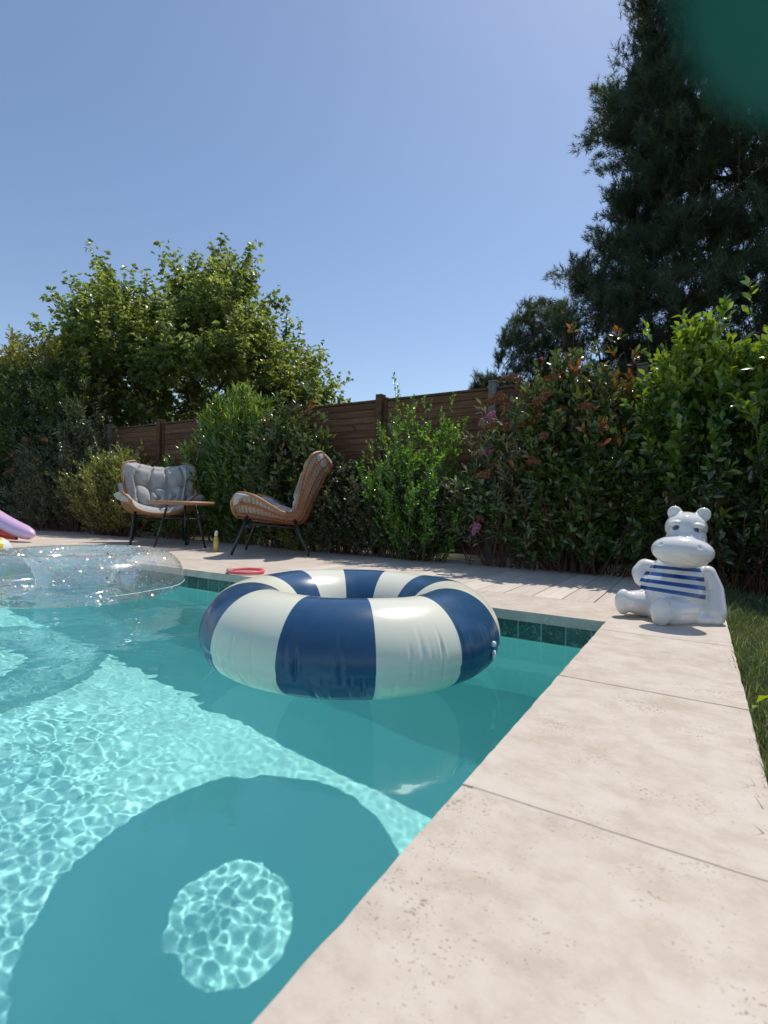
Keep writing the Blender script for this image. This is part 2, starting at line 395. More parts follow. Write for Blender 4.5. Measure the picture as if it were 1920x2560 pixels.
def m_glit(nt, b):
    N = NT(nt); at = N.n('ShaderNodeAttribute', attribute_name='rnd')
    c = N.ramp(at.outputs['Fac'], [(0, (.95, .95, .97)), (.35, (.98, .85, .78)), (.55, (.98, .50, .28)), (.7, (.95, .8, .4)), (.8, (.8, .5, .85)), (.88, (.45, .75, .95)), (.94, (.6, .95, .85)), (.97, (.12, .10, .10))], 'CONSTANT')
    N.l(c, b.inputs['Base Color'])
M_glit = mat('glitter', rough=.26, metal=.75, build=m_glit)
GC = (-7.42 * H, 3.93 * H); GR, Gr = .95 * H, .435 * H; glow = .185 * H
gr_t = thing('glitter_ring', (GC[0], GC[1], WZ), 'transparent inflatable swim ring full of loose coloured glitter floating at the left of the pool', 'swim ring')
T2, P2 = np.meshgrid(np.linspace(0, 2 * pi, 240, endpoint=False), np.linspace(-pi, pi, 72, endpoint=False), indexing='ij')
d2 = np.zeros_like(T2)
for k in range(40):
    th = 2 * pi * k / 40 + rg.uniform(-.05, .05); dt = (T2 - th + pi) % (2 * pi) - pi; d2 -= .002 * np.exp(-(dt / .03) ** 2) * np.exp(-((P2 + .1) / .35) ** 2)
gx, gy, gz = torus_xyz(GR, Gr, T2, P2, glow, d2)
tube2 = npmesh('tube', np.c_[gx.ravel(), gy.ravel(), gz.ravel()], grid_faces(240, 72, True, True), M_clear, gr_t, loc=(0, 0, glow + .002))
mb = MB()
for rad, zz, rr_ in ((GR + Gr * .992, -.012, .0022), (GR - Gr * .99, -.008, .0016)):
    mb.tube([(rad * cos(t), rad * sin(t), zz + .002 * sin(9 * t)) for t in np.linspace(0, 2 * pi, 120, endpoint=False)], rr_, 5, closed=True)
M_seam = mat('clear_seam', (.82, .85, .86), .25)
mb.build('seam', M_seam, gr_t, loc=(0, 0, glow + .002))
n = 4200; tt = rg.uniform(0, 2 * pi, n)
kind = rg.random(n); pp = np.where(kind < .60, rg.normal(pi * .55, .62, n), np.where(kind < .86, rg.normal(-pi * .42, .5, n), rg.uniform(-pi, pi, n)))
dens = .5 + .5 * np.sin(tt * 5 + 1) * np.sin(tt * 3 + pp * 2); keep = rg.random(n) < .35 + .65 * dens; tt, pp = tt[keep], pp[keep]; n = len(tt)
gx, gy, gz = torus_xyz(GR, Gr - .003, tt, pp, glow - .002); ctr = np.c_[gx, gy, gz]
nr = np.c_[np.cos(pp) * np.cos(tt), np.cos(pp) * np.sin(tt), np.sin(pp)] + rg.normal(0, .33, (n, 3)); nr /= np.linalg.norm(nr, axis=1)[:, None]
uu = np.cross(nr, rg.normal(0, 1, (n, 3))); uu /= np.linalg.norm(uu, axis=1)[:, None]; vv = np.cross(nr, uu); sz = rg.uniform(.0038, .0085, n)[:, None]
V = np.concatenate([ctr + uu * sz * cos(a) + vv * sz * sin(a) for a in np.arange(6) * pi / 3]); F = np.stack([np.arange(n) + k * n for k in range(6)], 1)
tag(npmesh('glitter', V, F, M_glit, gr_t, smooth=False, attrs={'rnd': np.tile(rg.random(n), 6)}, loc=(0, 0, glow + .002)), kind='stuff')

# ---------------------------------------------------------------- pink dive ring, bottle, ball, lilac inflatable
M_pink = mat('pink_foam', (.85, .13, .16), .5); M_greycap = mat('grey_join', (.35, .36, .38), .5)
dr = thing('dive_ring', (-5.66 * H, 5.38 * H, 0), 'small coral pink hoop lying on the coping behind the striped swim ring', 'dive ring')
mb = MB(); r0 = .41 * H * .62
pts = [(r0 * cos(t), r0 * .98 * sin(t), .014) for t in np.linspace(radians(215), radians(215 + 338), 60)]
mb.tube(pts, .0105, 10); mb.build('hoop', M_pink, dr)
mb = MB(); mb.tube([(r0 * cos(t), r0 * .98 * sin(t), .014) for t in np.linspace(radians(192), radians(218), 8)], [.012, .0155, .0155, .0155, .0155, .0155, .0155, .012], 10); mb.build('connector', M_greycap, dr)
def m_oil(nt, b):
    N = NT(nt); n = N.noise(N.pos(obj=True), 6, 2); N.l(N.ramp(n, [(.3, (.60, .33, .04)), (.7, (.72, .45, .08))]), b.inputs['Base Color'])
M_oil = mat('amber_oil', rough=.15, build=m_oil, coat=.5); M_capw = mat('clear_cap', (.72, .76, .74), .12); M_lab = mat('bottle_label', (.86, .62, .16), .4, build=lambda nt, b: (lambda N: N.l(N.mix(N.math('MULTIPLY', N.math('GREATER_THAN', N.noise(N.pos((400, 400, 260), obj=True), 1, 2), .55), .5), (.80, .56, .14), (.40, .20, .03)), b.inputs['Base Color']))(NT(nt))); M_band = mat('label_green', (.35, .42, .18), .4); M_ink = mat('label_print', (.42, .22, .03), .5)
bt = thing('sun_oil_bottle', (-8.66 * H, 7.38 * H, 0), 'slim amber spray bottle with a clear cap standing on the deck between the two chairs', 'bottle', rz=radians(48))
mb = MB(); mb.lathe([(0, 0), (.021, .0), (.0235, .004), (.0235, .128), (.021, .138), (.013, .146), (.0125, .150), (0, .150)], 24); mb.build('body', M_oil, bt)
mb = MB(); mb.lathe([(.0126, .1502), (.0165, .151), (.016, .176), (.0125, .188), (.011, .198), (0, .199)], 20); mb.build('cap', M_capw, bt)
mb = MB(); mb.lathe([(.0238, .018), (.0238, .108)], 24); mb.build('label', M_lab, bt, loc=None)
mb = MB(); mb.lathe([(.0240, .100), (.0240, .118)], 24); mb.build('label_band', M_band, bt)


def m_ball(nt, b):
    N = NT(nt); tc = N.n('ShaderNodeTexCoord'); sp = N.n('ShaderNodeSeparateXYZ'); N.l(tc.outputs['Object'], sp.inputs[0])
    a = N.math('ARCTAN2', sp.outputs[2], sp.outputs[1]); f = N.math('FRACT', N.math('MULTIPLY_ADD', a, 3 / (2 * pi), 3.36))
    N.l(N.mix(N.math('GREATER_THAN', f, .5), (.80, .55, .02), (.78, .80, .76)), b.inputs['Base Color'])
M_ball = mat('beach_ball_vinyl', rough=.22, build=m_ball)
BR = .14; bx = -12.0 * H
bo = npmesh('beach_ball', *(lambda t, p: (np.c_[(BR * np.cos(p) * np.cos(t)).ravel(), (BR * np.cos(p) * np.sin(t)).ravel(), (BR * np.sin(p)).ravel()], grid_faces(48, 25, True, False)))(*np.meshgrid(np.linspace(0, 2 * pi, 48, endpoint=False), np.linspace(-pi / 2, pi / 2, 25), indexing='ij')), M_ball, loc=(bx, 4.7 * H, WZ + BR * .80))
tag(bo, 'yellow and white beach ball floating at the pool edge in front of the lilac inflatable', 'beach ball')
M_lilac = mat('lilac_vinyl', (.74, .47, .70), .3, coat=.2); M_red = mat('red_vinyl', (.72, .03, .02), .35)
lt = thing('inflatable_slide', (-13.3 * H, 6.0 * H, 0), 'lilac inflatable with a red panel underneath, standing on the coping at the left edge', 'pool inflatable')
d0 = Vector((-.90, -.10, 0)).normalized()
mb = MB(); pth = []; rad = []
for s_ in np.linspace(0, 1, 26):
    x = s_ * 2.2; z = .078 + .27 * x ** 1.3; r_ = .076 + .035 * s_
    if s_ < .10: r_ *= sqrt(max(0.02, 1 - (1 - s_ / .10) ** 2)) * .98 + .02
    pth.append((d0.x * x, d0.y * x, z)); rad.append(r_)
mb.tube(pth, rad, 24); mb.build('tube', M_lilac, lt)
mb = MB(); V = []; F = []
for i, s_ in enumerate(np.linspace(.14, 1, 22)):
    x = s_ * 2.2; zt_ = .04 + .22 * x ** 1.35; zb = .012 + .02 * abs(s_ - .35)
    for side in (-1, 1):
        for q in range(5):
            f = q / 4; bul = .05 * sin(pi * f) * min(1, (s_ - .14) * 6) + .012
            V.append((d0.x * x - d0.y * bul * side, d0.y * x + d0.x * bul * side, zb + (zt_ - zb) * f))
for i in range(21):
    for side in (0, 1):
        for q in range(4):
            a = i * 10 + side * 5 + q; F.append((a, a + 1, a + 11, a + 10))
    F.append((i * 10, i * 10 + 10, i * 10 + 15, i * 10 + 5))
mb.add(V, F); mb.build('panel', M_red, lt)

# ---------------------------------------------------------------- rattan lounge chairs
M_black = mat('black_metal', (.012, .012, .014), .38, coat=.2)
def m_cush(nt, b):
    N = NT(nt); n = N.noise(N.pos(obj=True), 500, 2); n2 = N.noise(N.pos(obj=True), 9, 4, .6, .6)
    N.l(N.ramp(n2, [(.3, (.42, .40, .385)), (.7, (.49, .465, .45))]), b.inputs['Base Color']); b.inputs['Sheen Weight'].default_value = .15
    N.bump(N.math('ADD', N.math('MULTIPLY', n, .08), n2), .6, .02, b)
M_cush = mat('grey_cushion_cloth', rough=.85, build=m_cush, spec=.2)
def m_cane(nt, b):
    N = NT(nt); n = N.noise(N.pos(obj=True), 60, 4); N.l(N.ramp(n, [(.3, (.30, .135, .055)), (.7, (.44, .23, .105))]), b.inputs['Base Color'])
    N.bump(N.noise(N.pos((300, 300, 300), obj=True), 1, 2), .4, .002, b)
M_cane = mat('rattan_cane', rough=.45, build=m_cane)
def m_weave(nt, b):
    N = NT(nt); n = N.noise(N.pos(obj=True), 90, 3); N.l(N.ramp(n, [(.3, (.28, .085, .03)), (.7, (.46, .17, .06))]), b.inputs['Base Color'])
M_weave = mat('orange_brown_weave', rough=.5, build=m_weave)

def unit(a): return a / (np.linalg.norm(a, axis=-1, keepdims=True) + 1e-9)
def cr_spline(P, t):
    P = np.asarray(P, float); n = len(P) - 1; t = np.clip(t, 0, 1) * n; i = np.minimum(t.astype(int), n - 1); f = (t - i)[:, None]
    p0 = P[np.maximum(i - 1, 0)]; p1 = P[i]; p2 = P[i + 1]; p3 = P[np.minimum(i + 2, n)]
    return .5 * ((2 * p1) + (-p0 + p2) * f + (2 * p0 - 5 * p1 + 4 * p2 - p3) * f ** 2 + (-p0 + 3 * p1 - 3 * p2 + p3) * f ** 3)
# profile of the shell from the seat front to the top of the back: spine (y, z) and rim (x, y, z)
SPINE = [(.335, .335), (.26, .318), (.13, .305), (0, .297), (-.12, .290), (-.215, .288), (-.275, .335), (-.325, .44), (-.385, .58), (-.45, .72), (-.505, .835)]
RIM = [(.28, .345, .475), (.365, .27, .550), (.395, .13, .530), (.375, 0, .455), (.335, -.11, .392), (.305, -.20, .395), (.335, -.245, .50), (.375, -.275, .66), (.395, -.315, .80), (.37, -.365, .90), (.27, -.43, .935)]
def shell(u, v):
    u = np.asarray(u, float).ravel(); v = np.asarray(v, float).ravel()
    sp = cr_spline(SPINE, u); rm = cr_spline(RIM, u); a = np.abs(v)
    e = 1 - u; w = a ** 1.9; tip = np.clip(1 - u / .12, 0, 1) * .0
    x = np.sign(v) * rm[:, 0] * np.sin(np.minimum(a, 1.2) * pi / 2) ** 1.0 * np.where(a > 1, a, 1)
    y = sp[:, 0] + (rm[:, 1] - sp[:, 0]) * w; z = sp[:, 1] + (rm[:, 2] - sp[:, 1]) * w
    return np.c_[x, y, z]
def make_chair():
    t = thing('lounge_chair', (0, 0, 0), '', 'chair')
    mb = MB()
    us = np.linspace(0, 1, 44); loop = list(shell(us, us * 0 + 1)) + list(shell([1] * 13, np.linspace(.86, -.86, 13))) + list(shell(us[::-1], us * 0 - 1)) + list(shell([0] * 13, np.linspace(-.86, .86, 13)))
    mb.tube(loop, .0145, 10, closed=True)
    mb.build('frame', M_cane, t)
    mb = MB()
    for u in np.linspace(.03, .97, 38): mb.tube(shell([u] * 25, np.linspace(-1, 1, 25)) - [0, 0, .003], .0042, 5)
    mb.build('ribs', M_cane, t)
    mb = MB(); uu = np.linspace(0.0, 1, 110)
    for v0 in (-.78, -.46, -.15, .15, .46, .78):
        for ph in (0, pi):
            p = shell(uu, v0 + .022 * np.cos(uu * 84 * 1.6 + ph)); p[:, 2] -= .004 + .004 * np.sin(uu * 84 * 1.6 + ph); p[:, 1] -= .004; mb.tube(p, .0068, 5)
    mb.build('weave', M_weave, t)
    # wrapping on the rim
    mb = MB()
    for sgn in (-1, 1):
        mb = MB()
        for u in np.linspace(.42, .74, 46):
            c = shell([u, u + .004], [sgn, sgn]); mb.tube([c[0], c[1]], [.0168, .0168], 10)
        mb.build("rim_wrap", M_weave, t)
    # cushion: closed padded skin, buttoned
    nu_, nv_ = 120, 90; uu, vv = np.meshgrid(np.linspace(.012, .985, nu_), np.linspace(-1, 1, nv_), indexing='ij')
    bk = np.clip((uu - .6) / .3, 0, 1); vv2 = vv * (.97 + .03 * bk); base = shell(uu, vv2) + np.c_[np.zeros(uu.size), -.02 * (bk * (uu > .93)).ravel(), (.045 * np.clip((uu - .93) / .055, 0, 1) * (1 - vv ** 4)).ravel()]; du = shell(np.minimum(uu + .01, 1), vv * .97) - shell(uu - .01, vv * .97); dv = shell(uu, vv * .97 + .01) - shell(uu, vv * .97 - .01)
    n_ = np.cross(du, dv); n_ /= np.linalg.norm(n_, axis=1)[:, None] + 1e-9; n_ *= np.where(n_[:, 2:3] < -.2, -1, 1)
    nn = n_.reshape(nu_, nv_, 3); nn = np.where(((nn * np.array([0, 1, 1.])).sum(2) < 0)[..., None], -nn, nn); n_ = nn.reshape(-1, 3)
    U, Vq = uu.ravel(), vv.ravel()
    fr = np.clip(1 - U / .28, 0, 1)[:, None]; n_ = unit(n_ + fr * np.array([0, -1.1, .9])); edge = np.minimum(np.minimum(U - .012, .985 - U) / .09, (1 - np.abs(Vq)) / .22); edge = np.clip(edge, 0, 1)
    crease = np.exp(-((U - .515) / .022) ** 2)
    th = (.085 + .03 * np.clip((U - .55) / .1, 0, 1)) * np.sqrt(1 - (1 - edge) ** 2) * (1 - .62 * crease)
    # buttons
    bt_ = [(.16, -.42), (.16, 0), (.16, .42), (.32, -.45), (.32, 0), (.32, .45), (.64, -.46), (.64, -.14), (.64, .16), (.64, .48), (.81, -.50), (.81, -.16), (.81, .18), (.81, .52)]
    for bu, bv in bt_:
        r2 = ((U - bu) / .030) ** 2 + ((Vq - bv) / .075) ** 2; th *= 1 - .70 * np.exp(-r2); th *= 1 - .30 * np.exp(-r2 / 5)
    def seg(a, b_, w=.011, s=.55):
        ax, ay = a[0] * 2.2, a[1]; bx_, by = b_[0] * 2.2, b_[1]; px, py = U * 2.2 - ax, Vq - ay; L2 = (bx_ - ax) ** 2 + (by - ay) ** 2
        k = np.clip((px * (bx_ - ax) + py * (by - ay)) / L2, 0, 1); d = np.hypot(px - k * (bx_ - ax), py - k * (by - ay)); return 1 - s * np.exp(-(d / (w * 2.6)) ** 2)
    for a, b_ in [((.64, -.46), (.81, -.50)), ((.64, -.14), (.81, -.16)), ((.64, .16), (.81, .18)), ((.64, .48), (.81, .52)), ((.64, -.46), (.64, .48)), ((.81, -.5), (.81, .52)), ((.81, -.16), (.99, -.12)), ((.81, .18), (.99, .2)),
                  ((.64, -.46), (.64, -.96)), ((.81, -.5), (.82, -.98)), ((.81, .52), (.82, .98)), ((.64, .48), (.63, .96)), ((.64, -.14), (.73, -.33)), ((.81, -.16), (.73, -.33)), ((.64, .16), (.73, 0)), ((.81, .18), (.73, 0)), ((.16, -.42), (.16, .42)), ((.32, -.45), (.32, .45)), ((.16, 0), (.32, 0)), ((.16, .42), (.32, .45)), ((.16, -.42), (.32, -.45)), ((.16, 0), (.02, 0)), ((.64, -.14), (.5, -.1)), ((.64, .16), (.5, .12)), ((.81, -.5), (.98, -.6)), ((.81, .52), (.98, .62))]:
        th = th * seg(a, b_)
    fold = np.sin(U * 210 + 7 * np.sin(Vq * 5)) * .0022 * np.exp(-((1 - np.abs(Vq)) / .22) ** 2); th += fold * edge
    top = base + n_ * (th + .012)[:, None]; bot = base + n_ * .010
    g = grid_faces(nu_, nv_); k = len(top)
    rim = np.concatenate([np.arange(nv_), np.arange(1, nu_) * nv_ + nv_ - 1, (nu_ - 1) * nv_ + np.arange(nv_ - 2, -1, -1), np.arange(nu_ - 2, 0, -1) * nv_])
    side = np.c_[rim, np.roll(rim, -1), np.roll(rim, -1) + k, rim + k]
    npmesh('cushion', np.r_[top, bot], [np.r_[g, g[:, ::-1] + k, side]], M_cush, t)
    # legs: front pair and rear pair, splayed
    for sx in (-1, 1):
        for (y0_, y1_, z1_) in ((.20, .335, .395), (-.20, -.335, .33)):
            mb = MB(); a = Vector((sx * .235, y0_, z1_)); b_ = Vector((sx * .278, y1_, .006)); mb.tube([a, a.lerp(b_, .5), b_ + Vector((0, 0, .02)), b_], [.0145, .0155, .0135, .010], 10)
            mb.build('leg', M_black, t)
    mb = MB()
    for sx in (-1, 1): mb.tube([(sx * .243, .232, .29), (sx * .243, -.232, .25)], .008, 8)
    mb.tube([(-.243, .215, .315), (.243, .215, .315)], .008, 8); mb.tube([(-.243, -.22, .265), (.243, -.22, .265)], .008, 8)
    mb.build('stretcher', M_black, t)
    return t
def dup(o, parent=None):
    c = o.copy(); COL.objects.link(c); c.parent = parent
    for ch in [q for q in bpy.data.objects if q.parent == o]: dup(ch, c)
    return c
def face(o, x, y, fx, fy): o.location = (x, y, 0); o.rotation_euler = (0, 0, atan2(fy, fx) - pi / 2)
ch = make_chair(); tag(ch, 'rattan lounge chair turned side on, its woven back and underside showing, right of the bottle', 'chair', 'rattan lounge chairs on the deck')
ch2 = dup(ch); tag(ch2, 'rattan lounge chair facing the camera with a buttoned grey cushion, behind the round side table', 'chair', 'rattan lounge chairs on the deck')
face(ch, -7.51 * H, 7.95 * H, -.83, -.56); face(ch2, -11.4 * H, 7.95 * H, .83, -.56)
# side table
tb = thing('side_table', (-9.95 * H, 7.52 * H, 0), 'small round rattan side table with thin black legs in front of the left chair', 'side table')
mb = MB(); TR = .295; TZ = .455
mb.tube([(TR * cos(t), TR * sin(t), TZ) for t in np.linspace(0, 2 * pi, 72, endpoint=False)], .0195, 12, closed=True); mb.build('rim', M_cane, tb)
mb = MB()
for k in range(-13, 14):
    x = k * .0215; hw = sqrt(TR ** 2 - x * x); mb.tube([(x, y, TZ + .010 + .003 * sin(y * 140 + k * pi)) for y in np.linspace(-hw, hw, 40)], .0052, 5); mb.tube([(y, x, TZ + .010 - .003 * sin(y * 140 + k * pi)) for y in np.linspace(-hw, hw, 40)], .0052, 5)
mb.build('woven_top', M_cane, tb)
for k in range(3):
    a = radians(-105 + 120 * k); mb = MB(); p = Vector((.15 * cos(a), .15 * sin(a), TZ - .012)); q = Vector((.275 * cos(a), .275 * sin(a), .006)); mb.tube([p, q], [.012, .0105], 9); mb.build('leg', M_black, tb)
mb = MB(); mb.tube([(.19 * cos(t), .19 * sin(t), .30) for t in np.linspace(0, 2 * pi, 40, endpoint=False)], .005, 6, closed=True); mb.build('brace', M_black, tb)

# ---------------------------------------------------------------- ground, fence
def m_ground(nt, b):
    N = NT(nt); p = N.pos(); n = N.noise(p, 7, 6, .65); n2 = N.noise(p, .6, 3)
    N.l(N.mix(n2, N.ramp(n, [(.3, (.05, .035, .02)), (.6, (.10, .075, .05))]), (.06, .075, .025)), b.inputs['Base Color']); N.bump(n, .6, .02, b)
M_ground = mat('soil', rough=.95, build=m_ground, spec=.1)
GX = XR + CW + .002; GZ = -.05
mb = MB(); big = 300
mb.add([(-big, yE, GZ), (big, yE, GZ), (big, big, GZ), (-big, big, GZ)], [(0, 1, 2, 3)])
mb.add([(GX, YN, GZ), (big, YN, GZ), (big, yE, GZ), (GX, yE, GZ)], [(0, 1, 2, 3)])
mb.add([(-big, YN, GZ), (XL, YN, GZ), (XL, yE, GZ), (-big, yE, GZ)], [(0, 1, 2, 3)])
mb.add([(-big, -big, GZ), (big, -big, GZ), (big, YN, GZ), (-big, YN, GZ)], [(0, 1, 2, 3)])
tag(mb.build('ground', M_ground, smooth=False), kind='structure')

def m_fence(nt, b):
    N = NT(nt); tc = N.n('ShaderNodeTexCoord'); at = N.n('ShaderNodeAttribute', attribute_name='rnd')
    v = N.n('ShaderNodeVectorMath', operation='ADD'); g = N.n('ShaderNodeNewGeometry'); N.l(g.outputs['Position'], v.inputs[0])
    cb = N.n('ShaderNodeCombineXYZ'); N.l(N.math('MULTIPLY', at.outputs['Fac'], 40), cb.inputs[0]); N.l(cb.outputs[0], v.inputs[1])
    mp = N.n('ShaderNodeMapping'); mp.inputs['Scale'].default_value = (3.0, 40, 40); N.l(v.outputs[0], mp.inputs[0])
    n = N.noise(mp.outputs[0], 1, 6, .6, 1.0); kn = N.noise(v.outputs[0], 9, 2)
    c = N.ramp(n, [(.3, (.095, .042, .022)), (.55, (.175, .084, .044)), (.75, (.25, .135, .075))]); c = N.mix(N.ramp(kn, [(.64, (0, 0, 0)), (.70, (1, 1, 1))]), c, (.10, .04, .02))
    hs = N.n('ShaderNodeHueSaturation'); N.l(c, hs.inputs['Color']); N.l(N.math('MULTIPLY_ADD', at.outputs['Fac'], .5, .75), hs.inputs['Value']); N.l(hs.outputs[0], b.inputs['Base Color'])
    N.bump(n, .4, .003, b)
M_fence = mat('brown_fence_wood', rough=.75, build=m_fence, spec=.25)
def m_gpost(nt, b):
    N = NT(nt); n = N.noise(N.pos((60, 60, 4)), 1, 5, .6); N.l(N.ramp(n, [(.3, (.12, .105, .09)), (.7, (.24, .215, .19))]), b.inputs['Base Color']); N.bump(n, .4, .003, b)
M_gpost = mat('weathered_grey_wood', rough=.8, build=m_gpost)
FY = 9.80 * H; FT = 3.44 * H; FB = .045
ft = thing('wooden_fence', (-9 * H, FY, 0), 'brown horizontal board fence running behind the planting with grey and brown posts', 'fence')
bx0 = -9 * H
posts = [-.89 + 2.63 * k for k in range(-12, 4)]
r = random.Random(8); BROWN = (10, 9, 8, 7)
for k, px_ in enumerate(posts):
    x = px_ * H - bx0; brown = (k in BROWN)
    mb = MB(); w = .035 if not brown else .037; top = FT + (.035 if not brown else .045)
    mb.box((x - w, -.055, GZ), (x + w, .03, top)); mb.build('post', M_fence if brown else M_gpost, ft, smooth=False, bevel=.004)
    if not brown: mb = MB(); mb.box((x - w - .006, -.061, top + .001), (x + w + .006, .036, top + .016)); mb.build('post_cap', M_gpost, ft, smooth=False, bevel=.004)
    if brown: mb = MB(); mb.box((x + w + .001, -.02, GZ), (x + w + .045, .028, FT + .012)); mb.build('post', M_fence, ft, smooth=False, bevel=.003)
    if k < len(posts) - 1:
        xa, xb = x + (w + .047 if brown else w + .001), posts[k + 1] * H - bx0 - (.036 if (k + 1) not in BROWN else .038)
        V = []; F = []; A = []; ph = .0705; z = FB
        while z < FT - .03:
            zt_ = min(z + ph, FT - .022); q = len(V); dy = r.uniform(-.001, .001); yf = -.012 + dy; yb_ = .010; c_ = .005
            V += [(xa, yf + c_, z), (xa, yf, z + c_), (xa, yf, zt_ - c_ * 1.6), (xa, yf + c_ * 1.4, zt_ - .001), (xa, yb_, zt_ - .001), (xa, yb_, z), (xb, yf + c_, z), (xb, yf, z + c_), (xb, yf, zt_ - c_ * 1.6), (xb, yf + c_ * 1.4, zt_ - .001), (xb, yb_, zt_ - .001), (xb, yb_, z)]
            F += [(q + i, q + (i + 1) % 6, q + 6 + (i + 1) % 6, q + 6 + i) for i in range(6)]; A += [r.random()] * 12; z += ph
        npmesh('panel', V, np.array(F)[:, ::-1], M_fence, ft, smooth=False, attrs={'rnd': A})
        V2 = MB(); V2.box((xa, -.02, FT - .021), (xb, .018, FT)); V2.build('top_rail', M_fence, ft, smooth=False, bevel=.003)

# ---------------------------------------------------------------- foliage
def m_leaf(name, dark, light, young, rough=.34, trans=.28, spec=1.0, wax=0):
    m = bpy.data.materials.new(name); m.use_nodes = True; nt = m.node_tree; b = nt.nodes['Principled BSDF']; o = nt.nodes['Material Output']; N = NT(nt)
    a = N.n('ShaderNodeAttribute', attribute_name='rnd'); y = N.n('ShaderNodeAttribute', attribute_name='young')
    c = N.ramp(a.outputs['Fac'], [(0, dark), (1, light)]); c = N.mix(y.outputs['Fac'], c, young)
    N.l(c, b.inputs['Base Color']); b.inputs['Roughness'].default_value = rough; b.inputs['Specular IOR Level'].default_value = spec
    t = N.n('ShaderNodeBsdfTranslucent'); hs = N.n('ShaderNodeHueSaturation'); hs.inputs['Hue'].default_value = .485; hs.inputs['Saturation'].default_value = 1.15; hs.inputs['Value'].default_value = 1.7; N.l(c, hs.inputs['Color']); N.l(hs.outputs[0], t.inputs[0])
    mx = N.n('ShaderNodeMixShader'); mx.inputs[0].default_value = trans; N.l(b.outputs[0], mx.inputs[1]); N.l(t.outputs[0], mx.inputs[2]); N.l(mx.outputs[0], o.inputs[0]); return m
def unit(a): return a / (np.linalg.norm(a, axis=-1, keepdims=True) + 1e-9)
def leaves(name, P, D, L, W_, m, parent, rg, young=None, droop=.25, fold=.35, up=.6, tri=False, kind=None):
    """one blade per row: base P, direction D, length L, width W_; folded along the midrib and curved"""
    n = len(P); D = unit(D); Nn = unit(rg.normal(0, 1, (n, 3)) * (1 - up) + np.array([0, 0, 1.]) * up + 1e-4)
    S_ = unit(np.cross(D, Nn)); Nn = unit(np.cross(S_, D)); L = np.broadcast_to(L, (n,))[:, None]; W_ = np.broadcast_to(W_, (n,))[:, None] / 2
    dr = droop * L
    mid = P + D * L * .45 + Nn * L * .03; tip = P + D * L - np.array([0, 0, 1.]) * dr * .6
    f = fold * W_
    a1 = P + D * L * .42 + S_ * W_ + Nn * (f + L * .02); b1 = P + D * L * .42 - S_ * W_ + Nn * (f + L * .02)
    a2 = P + D * L * .76 + S_ * W_ * .62 + Nn * f * .5 - np.array([0, 0, 1.]) * dr * .30; b2 = P + D * L * .76 - S_ * W_ * .62 + Nn * f * .5 - np.array([0, 0, 1.]) * dr * .30
    m2 = P + D * L * .76 - np.array([0, 0, 1.]) * dr * .30
    i = np.arange(n)
    if tri:
        V = np.stack([P, a1, tip, b1, mid], 1).reshape(-1, 3); q = i * 5; k = 5
        F = [np.r_[np.c_[q, q + 1, q + 4], np.c_[q + 1, q + 2, q + 4], np.c_[q, q + 4, q + 3], np.c_[q + 4, q + 2, q + 3]]]
    else:
        V = np.stack([P, a1, a2, tip, b2, b1, mid, m2], 1).reshape(-1, 3); q = i * 8; k = 8
        F = [np.r_[np.c_[q, q + 1, q + 6], np.c_[q + 2, q + 3, q + 7], np.c_[q, q + 6, q + 5], np.c_[q + 7, q + 3, q + 4]], np.r_[np.c_[q + 1, q + 2, q + 7, q + 6], np.c_[q + 6, q + 7, q + 4, q + 5]]]
    rn = np.repeat(rg.random(n), k); yo = np.repeat(np.zeros(n) if young is None else young, k)
    o = npmesh(name, V, F, m, parent, smooth=True, attrs={'rnd': rn, 'young': yo})
    return o
M_bark = mat('grey_brown_bark', (.11, .085, .065), .85); M_stem = mat('red_brown_stem', (.10, .045, .03), .6); M_gstem = mat('green_stem', (.10, .12, .04), .6)
def stems_mesh(name, paths, m, parent):
    """many tapering stems as ONE mesh: paths = list of (points, r0, r1)"""
    mb = MB()
    for pts, r0, r1 in paths: mb.tube(pts, list(np.linspace(r0, r1, len(pts))), 5, cap=False)
    return mb.build(name, m, parent)
def qbez(a, b, c, n):
    t = np.linspace(0, 1, n)[:, None]; return (1 - t) ** 2 * a + 2 * t * (1 - t) * b + t ** 2 * c
